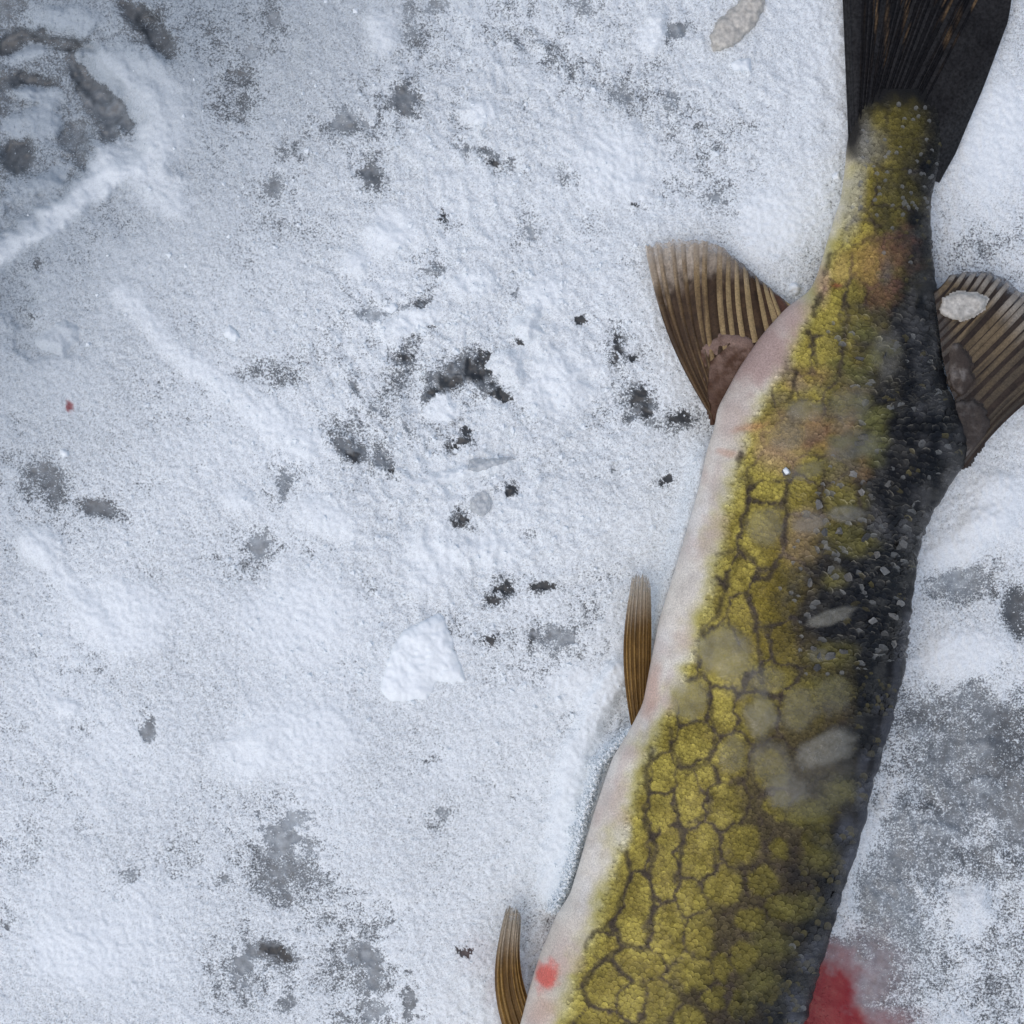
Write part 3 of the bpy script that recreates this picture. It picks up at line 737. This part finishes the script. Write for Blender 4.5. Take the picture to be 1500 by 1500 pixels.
sil = (rng.random(ns) < .06 * rough_zone + .006 * dkk + .07 * sstep(350, 300, cy))
oliv = (rng.random(ns) < .30 * dkk * sstep(-150, 0, Rf(cy) - 60 - cx + 0 * cx) * sstep(960, 1040, cy) + .03 * dkk * sstep(960, 900, cy))
base[oliv] = lerp(base[oliv], C(.095, .080, .030), (.15 + .55 * rng.random((oliv.sum(), 1, 1))))
base[sil] = lerp(base[sil], C(.15, .155, .15), .6)
vc = base
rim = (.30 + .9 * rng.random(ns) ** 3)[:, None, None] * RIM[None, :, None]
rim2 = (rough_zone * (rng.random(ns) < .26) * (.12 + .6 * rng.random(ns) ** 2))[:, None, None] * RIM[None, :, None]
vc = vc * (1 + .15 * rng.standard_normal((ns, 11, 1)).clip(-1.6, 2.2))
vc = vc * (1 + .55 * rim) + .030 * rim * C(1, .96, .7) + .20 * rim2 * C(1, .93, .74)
vc[:, :2] *= .50  # scale roots darkened: shading of the gaps painted in
F = (SF[None] + (np.arange(ns) * 11)[:, None, None]).reshape(-1, 3)
scales = part('scales', make_mesh('scales', rel(X, Y, Z).reshape(-1, 3), F, dict(skin=vc.reshape(-1, 3).clip(0, 1)), smooth=False), M_SCALE)
tag(scales, kind='stuff')

# larger loose scales standing up on the dark flank
nl = 34
lx = 1180 + 150 * rng.random(nl); ly = np.where(rng.random(nl) < .85, 690 + 290 * rng.random(nl), 480 + 180 * rng.random(nl))
lx = np.minimum(lx, Rf(ly) - 16)
lx = np.maximum(lx, Db(ly) - 40 * rng.random(nl)); lx[:6] = (1200, 1152, 1230, 1276, 1262, 1288); ly[:6] = (738, 692, 778, 772, 722, 790)
for k in range(nl):
    X, Y, Z = scale_verts(np.array([lx[k]]), np.array([ly[k]]), np.array([8 + 7 * rng.random()]), np.array([4 + 6 * rng.random()]),
                          np.array([.0004 + .0006 * rng.random()]), np.array([rng.normal() * 1.0]))
    g_ = .045 + .17 * rng.random() ** 2.5
    X = X + rng.normal(0, 1.1, X.shape); Y = Y + rng.normal(0, .8, Y.shape); Z = Z + rng.normal(0, .00012, Z.shape)
    cc = np.repeat((C(1, 1.0, .95) * g_)[None], 11, 0) * (1 + .7 * RIM[:, None])
    part('loose_scale', make_mesh('loose_scale', rel(X[0], Y[0], Z[0] + .0003), SF, dict(skin=cc), False), M_SCALE)

# frozen slime: thin cloudy pads over the scales
for (sx, sy, rx, ry, an, st, th) in SLIME:
    nr_, na_ = 22, 72
    rr = np.linspace(0, 1.15, nr_)[:, None]; aa = np.linspace(0, 2 * math.pi, na_ + 1)[None, :-1]
    wob = 1.04 + .20 * (fbm(sx + 30 * np.cos(aa), sy + 30 * np.sin(aa), 16, 2, 330) - .5) * 2
    a = rr * rx * np.cos(aa) * wob; b = rr * ry * np.sin(aa) * wob
    ca, sa = math.cos(an), math.sin(an)
    X = sx + a * ca - b * sa; Y = sy + a * sa + b * ca
    Z = surf(X, Y) + .00032 + th * (1 - np.clip(rr / 1.15, 0, 1) ** 3) + .0003 * (fbm(X, Y, 9, 2, 335) - .5)
    al = .62 * st * (1 - sstep(.55, 1.08, rr + .30 * (fbm(X, Y, 14, 3, 340, .6) - .5))) * (.80 + .40 * fbm(X, Y, 9, 3, 345))
    i = np.arange(nr_ - 1)[:, None] * na_; j = np.arange(na_)[None, :]; j2 = (j + 1) % na_
    Q = np.stack([i + j, i + na_ + j, i + na_ + j2, i + j2], -1).reshape(-1, 4)
    colr = bilin(FC, FX0, FY0, FST, X, Y)
    part('frozen_slime', make_mesh('frozen_slime', rel(X, Y, Z).reshape(-1, 3), Q, dict(alpha=al.ravel(), skin=colr.reshape(-1, 3))), M_SLIME)

# ------------------------------------------------------------------ fins
def pline(P, t):
    P = np.asarray(P, float); d = np.concatenate([[0], np.cumsum(np.hypot(*np.diff(P, axis=0).T))]); d /= d[-1]
    return np.stack([np.interp(t, d, P[:, k]) for k in range(P.shape[1])], -1)
def make_fin(name, base, tip, zfun, bow, nray, memcol, raycol, raywidth, rayh=.00035, mat=M_FIN, raymat=M_RAY, thick=.0005, ragged=0.03, tset=None, v0=0.0, wave=.0006, extra=False):
    """fin surface between a base line and a tip line (pixels); rays are parts of the fin"""
    tt = np.linspace(0, 1, 90); vv = np.linspace(0, 1, 50)
    def point(t, v):
        b = pline(base, t); e = pline(tip, t)
        e = b + (e - b) * (1 - ragged * ((fbm(t * 300, t * 0, 9, 3, 400, .8) * 1.6 - .3)[..., None]))
        d = e - b; perp = np.stack([-d[..., 1], d[..., 0]], -1)
        p = b + d * v[..., None] + perp * (bow(t) * np.sin(v * math.pi))[..., None]
        zz = zfun(t, v) + wave * np.sin(t * nray * 2 * math.pi) * 0.3
        return p[..., 0], p[..., 1], zz
    Tg, Vg = np.meshgrid(tt, vv)
    X, Y, Z = point(Tg, Vg)
    cc = memcol(Tg, Vg, X, Y)
    nR_, nC_ = X.shape
    top = rel(X, Y, Z).reshape(-1, 3); bot = rel(X, Y, Z - thick).reshape(-1, 3); N = len(top)
    q = grid_faces(nR_, nC_); 
    rim = np.concatenate([np.arange(nC_), np.arange(1, nR_) * nC_ + nC_ - 1, (nR_ - 1) * nC_ + np.arange(nC_ - 2, -1, -1), np.arange(nR_ - 2, 0, -1) * nC_])
    rim2 = np.roll(rim, -1)
    side = np.stack([rim, rim2, rim2 + N, rim + N], -1)
    F = np.concatenate([q, q[:, ::-1] + N, side])
    clear = .75 * sstep(.80, 1.0, Vg + .16 * (fbm(X, Y, 8, 3, 405) - .5)).ravel()
    me = make_mesh(name, np.concatenate([top, bot]), F, dict(skin=np.concatenate([cc.reshape(-1, 3)] * 2), clear=np.concatenate([clear] * 2)))
    fin = part(name, me, mat)
    ts = tset if tset is not None else (np.arange(nray) + .5) / nray
    jobs = [(tk + .18 / nray * rng.normal(), v0, raywidth * (.82 + .30 * rng.random())) for tk in ts]
    if extra:      # forked outer ends between the main rays
        jobs += [(tk + .5 / nray + .08 / nray * rng.normal(), .50 + .2 * rng.random(), raywidth * .55) for tk in ts[:-1]]
    for k, (tk, va, rw) in enumerate(jobs):
        v = np.linspace(va, 1.0 - .03 * random.random(), 22)
        dt = rw * (0.72 + 0.28 * np.sin(np.clip(v * .9 + .1, 0, 1) * math.pi) ** .5)
        cols = []
        offs = (-1, -.55, 0, .55, 1); hs = (-.3, .75, 1, .75, -.3)
        jit = .05 * raywidth * np.sin(v * 7 + k)
        P = []
        for o_, h_ in zip(offs, hs):
            x, y, zz = point(np.clip(tk + jit + o_ * dt, 0, 1), v)
            P.append(rel(x, y, zz + h_ * rayh))
            cols.append(raycol(np.full_like(v, tk), v, o_, x, y))
        P = np.stack(P, 1); cols = np.stack(cols, 1)
        part('fin_ray', make_mesh('fin_ray', P.reshape(-1, 3), grid_faces(22, 5), dict(skin=cols.reshape(-1, 3), clear=np.repeat(.60 * sstep(.80, 1.0, v), 5))), raymat, fin)
    return fin

def streak(t, v, seed):
    return fbm(t * 240, v * 26, 9, 3, seed, .6)
def tone(a, b, k):
    return lerp(np.array(a, float), np.array(b, float), np.asarray(k)[..., None])

# anal fin, spread over the snow to the left
def an_mem(t, v, x, y):
    k = fbm(x, y, 10, 3, 410)
    c = tone((.030, .017, .009), (.085, .048, .022), k)
    c = lerp(c, C(.55, .47, .37), (sstep(.62, .98, v + .25 * (k - .5)) * (1 - sstep(.35, .75, t)))[..., None])
    return lerp(c, C(.15, .065, .045), (sstep(.75, 1.0, t) * .8)[..., None])
def an_ray(t, v, o, x, y):
    k = fbm(x, y, 8, 2, 415)
    c = tone((.17, .100, .038), (.46, .335, .165), np.clip(.35 * k + .6 * (fbm(t * 160, t * 0, 9, 2, 417) - .35) + .75 * sstep(.25, .6, t), 0, 1))
    c = lerp(c, C(.10, .058, .026), ((1 - sstep(.15, .5, t + .25 * (k - .5))) * (1 - sstep(.5, .8, v)) * .85)[..., None])
    c = lerp(c, C(.045, .026, .014), (sstep(.50, .72, streak(t + .02 * o, v, 418)) * .75 * (1 - sstep(.7, .95, v)) * (1 - .75 * sstep(.3, .6, t)))[..., None])
    return lerp(c, C(.52, .44, .34), (sstep(.68, .97, v + .2 * (k - .5)) * (1 - .6 * sstep(.4, .8, t)) * .85)[..., None]) * (1 - .25 * abs(o))
make_fin('anal_fin', [(1044, 616), (1036, 575), (1040, 530), (1070, 504), (1106, 502), (1138, 482), (1168, 454)],
         [(942, 356), (958, 351), (990, 348), (1036, 347), (1062, 362), (1092, 388), (1120, 414), (1150, 440)],
         lambda t, v: .0105 - .0062 * v + .001 * np.sin(t * 5), lambda t: -.055 * (1 - t), 14, an_mem, an_ray, .0225, .00022, ragged=.05)
# fleshy lobe at the foot of the anal fin
def pad(name, poly, h, zbase, colfun, mat, parent, step=2.2, feather=14, nz_=.0008, soft_edge=False):
    P = np.asarray(poly, float)
    xs = np.arange(P[:, 0].min() - 6, P[:, 0].max() + 6, step); ys_ = np.arange(P[:, 1].min() - 6, P[:, 1].max() + 6, step)
    X, Y = np.meshgrid(xs, ys_)
    d = poly_sdf(X + 7 * (fbm(X, Y, 11, 2, 420) - .5), Y + 7 * (fbm(X, Y, 11, 2, 424) - .5), P)
    k = np.clip(d / feather, 0, 1) ; k = sstep(0, 1, k) if soft_edge else np.sqrt(1 - (1 - k) ** 2)
    Z = zbase(X, Y) + h * k + nz_ * (fbm(X, Y, 9, 3, 428) - .5) * k
    q = grid_faces(*X.shape)
    keepq = (d.ravel()[q] > -step * .8).any(1)
    q = q[keepq]
    used = np.unique(q); mp = np.full(X.size, -1); mp[used] = np.arange(len(used))
    Z = np.where(d < 0, Z - (.0006 if soft_edge else .0012), Z)
    pts = at(X, Y, Z).reshape(-1, 3)[used]
    org = ROOT if parent is not None else at(P[:, 0].mean(), P[:, 1].mean(), 0) * 1.0
    me = make_mesh(name, pts - org, mp[q], colfun(X.ravel()[used], Y.ravel()[used], d.ravel()[used]))
    o = link(name, me, mat, parent)
    if parent is None:
        o.location = tuple(org)
    return o
anal = [o for o in fish.children if o.name.startswith('anal_fin')][0]
pad('fin_lobe', [(1024, 520), (1034, 502), (1054, 490), (1084, 488), (1104, 500), (1108, 540), (1086, 585), (1058, 614), (1044, 618), (1030, 570)], .0013,
    lambda x, y: .0098 + 0 * x, lambda x, y, d: dict(skin=tone((.070, .036, .022), (.22, .15, .12), sstep(.30, .70, fbm(x, y, 18, 5, 430, .68) + .25 * sstep(530, 495, y)) * sstep(620, 490, y))), M_SKIN, anal)

# dorsal fin, right of the body
def do_mem(t, v, x, y):
    return tone((.018, .013, .011), (.06, .042, .030), fbm(x, y, 12, 3, 440))
def do_ray(t, v, o, x, y):
    k = fbm(x, y, 9, 3, 445); kt = fbm(t * 170, t * 0, 9, 2, 447)
    c = tone((.075, .052, .028), (.30, .225, .130), np.clip(.5 * k + 1.1 * (kt - .4) + .45 * v, 0, 1))
    c = lerp(c, C(.035, .026, .020), (sstep(.52, .72, streak(t + .02 * o, v, 448)) * .7)[..., None])
    c = lerp(c, C(.42, .39, .34), (sstep(.62, .92, v) * (1 - sstep(.45, .8, t)) * .9)[..., None])
    c = lerp(c, C(.050, .042, .032), (sstep(.50, .85, t + .35 * (k - .5)) * .75)[..., None])
    return lerp(c, C(.09, .08, .072), ((1 - sstep(.05, .3, v)) * .8)[..., None]) * (1 - .2 * abs(o))
make_fin('dorsal_fin', [(1368, 428), (1374, 470), (1380, 520), (1390, 565), (1404, 600), (1416, 645), (1412, 688)],
         [(1392, 402), (1420, 396), (1452, 396), (1480, 408), (1506, 428), (1532, 468), (1545, 515), (1540, 560)],
         lambda t, v: .0140 - .0050 * v + .0012 * np.sin(t * 7 + v * 2), lambda t: .05 - .09 * t, 18, do_mem, do_ray, .0225, .00018, ragged=.06)
dors = [o for o in fish.children if o.name.startswith('dorsal_fin')][0]
pad('fin_lobe', [(1398, 590), (1424, 586), (1446, 600), (1452, 626), (1436, 652), (1420, 680), (1402, 686), (1396, 640)], .0008,
    lambda x, y: .0135 + 0 * x, lambda x, y, d: dict(skin=tone((.045, .038, .034), (.20, .19, .18), sstep(.38, .75, fbm(x, y, 20, 5, 450, .65)) * sstep(-2, 16, d))), M_SKIN, dors)
pad('fin_lobe', [(1386, 505), (1404, 500), (1420, 525), (1424, 560), (1410, 580), (1392, 570)], .0007,
    lambda x, y: .0135 + 0 * x, lambda x, y, d: dict(skin=tone((.05, .040, .034), (.21, .195, .18), sstep(.38, .75, fbm(x, y, 16, 5, 455, .65)) * sstep(-2, 14, d))), M_SKIN, dors)

# tail fin
def ca_mem(t, v, x, y):
    k = fbm(x, y, 26, 3, 460)
    c = tone((.010, .010, .011), (.024, .024, .025), k)
    edge_ = np.maximum(1 - sstep(.06, .17, t), sstep(.74, .86, t))
    c = lerp(c, C(.026, .027, .028), (edge_ * (.5 + .5 * k))[..., None])
    return c
def ca_ray(t, v, o, x, y):
    k = sstep(.58, .85, fbm(x * 1.0, y * .06, 5, 2, 465)) * sstep(.15, .42, v)
    c = tone((.008, .008, .009), (.13, .085, .045), k)
    return c
make_fin('tail_fin', [(1244, 240), (1258, 196), (1278, 166), (1304, 154), (1334, 154), (1354, 166), (1362, 198), (1362, 262)],
         [(1228, -150), (1236, -290), (1275, -270), (1320, -200), (1362, -160), (1410, -210), (1470, -270), (1520, -260), (1478, 30), (1440, 130), (1400, 225), (1376, 268)],
         lambda t, v: .0068 - .0030 * v + .0004 * np.sin(t * 9), lambda t: 0.0 * t, 22, ca_mem, ca_ray, .009, .00028, M_TAIL, M_TAIL, .0011, .02,
         tset=np.linspace(.17, .60, 21), v0=.02)

# paired fins folded along the belly
def fold_mem(t, v, x, y):
    c = tone((.085, .043, .010), (.19, .108, .030), fbm(x, y, 9, 3, 470))
    return lerp(c, C(.50, .44, .34), (sstep(.62, .95, v) * .9)[..., None])
def fold_ray(t, v, o, x, y):
    c = tone((.22, .125, .030), (.40, .245, .075), fbm(x, y, 8, 2, 475))
    c = lerp(c, C(.07, .036, .012), (sstep(.52, .70, streak(t, v, 478)) * .6)[..., None])
    return lerp(c, C(.56, .50, .40), (sstep(.55, .92, v) * .88)[..., None]) * (1 - .3 * abs(o))
make_fin('pelvic_fin', [(924, 1062), (931, 1066), (938, 1062), (950, 1035)], [(926, 840), (936, 836), (946, 838), (953, 848)],
         lambda t, v: .0120 - .0034 * v + .0007 * np.sin(np.clip(t, 0, 1) * math.pi), lambda t: -.020 + .07 * (t - .5), 7, fold_mem, fold_ray, .036, .00030, thick=.0008, ragged=.06)
make_fin('pectoral_fin', [(757, 1560), (772, 1550), (784, 1530), (792, 1505)], [(741, 1326), (748, 1323), (756, 1326), (763, 1338)],
         lambda t, v: .0115 - .0034 * v + .0008 * np.sin(np.clip(t, 0, 1) * math.pi), lambda t: -.105 + .02 * t, 6, fold_mem, fold_ray, .042, .00030, thick=.0008, ragged=.06)

# eye on the head, beyond the lower edge of the picture
def dome(name, cx_, cy_, r, h, colr, mat, parent):
    rr = np.linspace(0, 1, 8)[:, None]; aa = np.linspace(0, 2 * math.pi, 25)[None, :-1]
    X = cx_ + r * rr * np.cos(aa); Y = cy_ + r * rr * np.sin(aa); Z = body_z(X, Y) + h * np.sqrt(1 - rr ** 2) - .0002 + 0 * aa
    i = np.arange(7)[:, None] * 24; j = np.arange(24)[None, :]; j2 = (j + 1) % 24
    Q = np.stack([i + j, i + 24 + j, i + 24 + j2, i + j2], -1).reshape(-1, 4)
    k = np.repeat(rr, 24, 1).ravel()
    return part(name, make_mesh(name, rel(X, Y, Z).reshape(-1, 3), Q, dict(skin=tone((.01, .01, .01), colr, sstep(.4, .5, k)))), mat, parent)
dome('eye', 822, 2120, 26, .0028, (.32, .26, .07), M_TAIL, fish)

# ------------------------------------------------------------------ loose pieces lying about
def snow_attrs(grain_=.1, damp_=0.0, frost_=1.15):
    return lambda x, y, d: dict(frost=np.full(len(x), frost_), ice=np.full(len(x), .3), damp=np.full(len(x), damp_), grain=np.full(len(x), grain_), blood=np.zeros(len(x)))
def blob_poly(x, y, rx, ry, n=14, j=.18, an=0.0):
    a = np.linspace(0, 2 * math.pi, n + 1)[:-1]; r_ = 1 + j * rng.standard_normal(n)
    X = rx * r_ * np.cos(a); Y = ry * r_ * np.sin(a)
    return [(x + p * math.cos(an) - q * math.sin(an), y + p * math.sin(an) + q * math.cos(an)) for p, q in zip(X, Y)]
def gz(x, y):
    return ground_z(x, y) - .0004
o = pad('snow_chunk', [(553, 1012), (562, 985), (572, 952), (590, 925), (612, 912), (645, 896), (658, 920), (668, 950), (684, 998), (662, 1004), (640, 1000), (628, 1024), (600, 1030), (574, 1030)],
        .0022, lambda x, y: gz(x, y) + .000012 * np.clip(1000 - y, 0, 80) * (1 - sstep(-6, 10, (x - 628) - (y - 930) * .42)), snow_attrs(.06), M_SNOW, None, 2.2, 26, .0005)
tag(o, 'large smooth white angular snow chunk left of the narrow pelvic fin', 'snow chunk')
o = pad('snow_lump', blob_poly(752, 538, 38, 42), .0036, gz, snow_attrs(.55), M_SNOW, None, 2.2, 30, .0022, True)
tag(o, 'rounded crumbly snow lump beside the darkest patch of bare ice', 'snow lump')
o = pad('snow_lump', blob_poly(773, 474, 30, 32), .0034, gz, snow_attrs(.45), M_SNOW, None, 2.2, 24, .0020, True)
tag(o, 'small round snow lump just above the crumbly lump by the dark ice', 'snow lump')
o = pad('slush_chunk', [(44, 500), (66, 478), (92, 466), (116, 470), (124, 486), (112, 510), (92, 528), (78, 520), (58, 516)], .0030, gz, snow_attrs(.35, .62), M_SNOW, None, 2.2, 18, .0012, True)
tag(o, 'wet grey slush chunk near the left edge above the red speck', 'slush chunk')
o = pad('ice_piece', [(1038, 52), (1052, 30), (1074, 10), (1092, -12), (1122, -14), (1120, 14), (1106, 40), (1084, 58), (1066, 72), (1044, 76)], .0030, gz,
        lambda x, y, d: {}, M_ICE_Y, None, 2.2, 12, .0008)
tag(o, 'yellowish cloudy ice piece at the top edge left of the tail fin', 'ice piece')
o = pad('ice_shard', [(684, 690), (686, 674), (706, 670), (752, 671), (760, 674), (730, 682), (700, 692)], .0022, gz, lambda x, y, d: {}, M_ICE, None, 1.6, 5, .0004)
tag(o, 'thin wedge shaped clear ice shard pointing right in the middle of the snow', 'ice shard')
o = pad('ice_pebble', blob_poly(704, 738, 18, 17, 14, .07), .0024, gz, lambda x, y, d: {}, M_ICE, None, 1.6, 9, .0005)
tag(o, 'round glassy ice pebble just below the wedge shaped ice shard', 'ice pebble')
o = pad('ice_flake', [(1376, 452), (1382, 436), (1400, 430), (1428, 430), (1448, 438), (1440, 452), (1426, 462), (1408, 470), (1392, 468), (1378, 460)], .0012,
        lambda x, y: .0148 - .0022 * np.clip((x - 1372) / 130, 0, 1) + 0 * x, lambda x, y, d: {}, M_ICE_Y, None, 1.8, 8, .0005)
tag(o, 'flat pale ice flake stuck on the dorsal fin right of the body', 'ice flake')
for (x, y, r, lab) in [(341, 487, 11, 'bright round snow crumb alone on open snow left of centre'), (95, 664, 7, 'tiny snow crumb below the red blood speck'),
                       (1087, 96, 13, 'snow crumb just below the yellowish ice piece'), (1226, 258, 7, 'small snow crumb touching the left side of the tail stalk'),
                       (1163, 424, 10, 'snow crumb in the notch between anal fin and tail stalk'), (572, 455 - 4, 8, 'snow crumb beside the grey clear ice above centre')]:
    o = pad('snow_crumb', blob_poly(x, y, r, r, 10, .2), .0022 if r > 8 else .0016, gz, snow_attrs(.15), M_SNOW, None, 1.5, r * .8, .0006)
    tag(o, lab, 'snow crumb', 'snow crumbs')
o = pad('snow_crumb', blob_poly(1152, 691, 4.5, 5.5, 9, .2), .0012, lambda x, y: body_z(x, y) + .0003, snow_attrs(.1), M_SNOW, None, 1.2, 4, .0002)
tag(o, 'bright white snow crumb on the yellow flank of the fish', 'snow crumb', 'snow crumbs')

# frost crust along the belly and grains of frost scattered on the snow: uncountable
def grains(name, X, Y, Z, R, attrs):
    n_ = len(X)
    oct_ = np.array([(1, 0, 0), (-1, 0, 0), (0, 1, 0), (0, -1, 0), (0, 0, 1), (0, 0, -1)], float)
    of = np.array([(0, 2, 4), (2, 1, 4), (1, 3, 4), (3, 0, 4), (2, 0, 5), (1, 2, 5), (3, 1, 5), (0, 3, 5)])
    P = at(X, Y, Z)
    q = rng.standard_normal((n_, 3, 3)); q, _ = np.linalg.qr(q)
    V = np.einsum('nij,kj->nki', q, oct_) * (R[:, None, None] * (.6 + .8 * rng.random((n_, 6, 1)))) + P[:, None]
    F = (of[None] + (np.arange(n_) * 6)[:, None, None]).reshape(-1, 3)
    at6 = {k: np.repeat(v, 6) for k, v in attrs.items()}
    return link(name, make_mesh(name, V.reshape(-1, 3), F, at6, False), M_SNOW)
n_ = 4200
tt = rng.random(n_)
P = pline([(935, 1066), (905, 1096), (882, 1120), (862, 1190), (848, 1250), (832, 1305), (815, 1335)], tt)
off = rng.normal(-3, 6.0, n_) * (.4 + 1.2 * fbm(tt * 400, tt * 0, 20, 2, 490))
X = P[:, 0] - 2 + off; Y = P[:, 1] + rng.normal(0, 3, n_)
o = grains('frost_crust', X, Y, .004 + .012 * rng.random(n_) * np.exp(-((off + 3) / 9) ** 2), .00022 + .00035 * rng.random(n_),
           dict(frost=np.full(n_, 1.15), ice=np.full(n_, .4), damp=np.zeros(n_), grain=np.full(n_, .1), blood=np.zeros(n_)))
tag(o, 'crumbly white frost crust along the belly of the fish', 'frost', kind='stuff')
n_ = 46000
X = -60 + 1620 * rng.random(n_); Y = -60 + 1620 * rng.random(n_)
fz = frost[np.searchsorted(gy, Y), np.searchsorted(gx, X)]
dz_ = damp[np.searchsorted(gy, Y), np.searchsorted(gx, X)]
gz_ = grain[np.searchsorted(gy, Y), np.searchsorted(gx, X)]
pr = np.where(fz < .3, .16, np.where(fz < .95, .9, .25)) * (.3 + .7 * gz_)
inside = (X > Lf(Y) + 14) & (X < Rf(Y) - 14) & (Y > 180)
pr = pr * (blood[np.searchsorted(gy, Y), np.searchsorted(gx, X)] < .1)
kk = (rng.random(n_) < pr) & ~inside
X, Y, dz_ = X[kk], Y[kk], dz_[kk]; n_ = len(X)
R = .00014 + .00022 * rng.random(n_) ** 2
nc_ = 1500
xc = 690 + 210 * rng.standard_normal(nc_); yc = 560 + 260 * rng.standard_normal(nc_)
okc = (xc < Lf(yc) - 10) & (yc > 0) & (frost[np.searchsorted(gy, yc), np.searchsorted(gx, xc)] > .6)
X = np.concatenate([X, xc[okc]]); Y = np.concatenate([Y, yc[okc]]); n_ = len(X)
R = np.concatenate([R, .0003 + .0007 * rng.random(okc.sum()) ** 2.5]); dz_ = np.concatenate([dz_, np.zeros(okc.sum())])
o = grains('snow_grains', X, Y, ground_z(X, Y) + R * .3, R, dict(frost=np.full(n_, 1.15), ice=np.full(n_, .4), damp=dz_, grain=np.full(n_, .15), blood=np.zeros(n_)))
tag(o, 'loose icy snow grains scattered over the frosted ice', 'snow grains', kind='stuff')
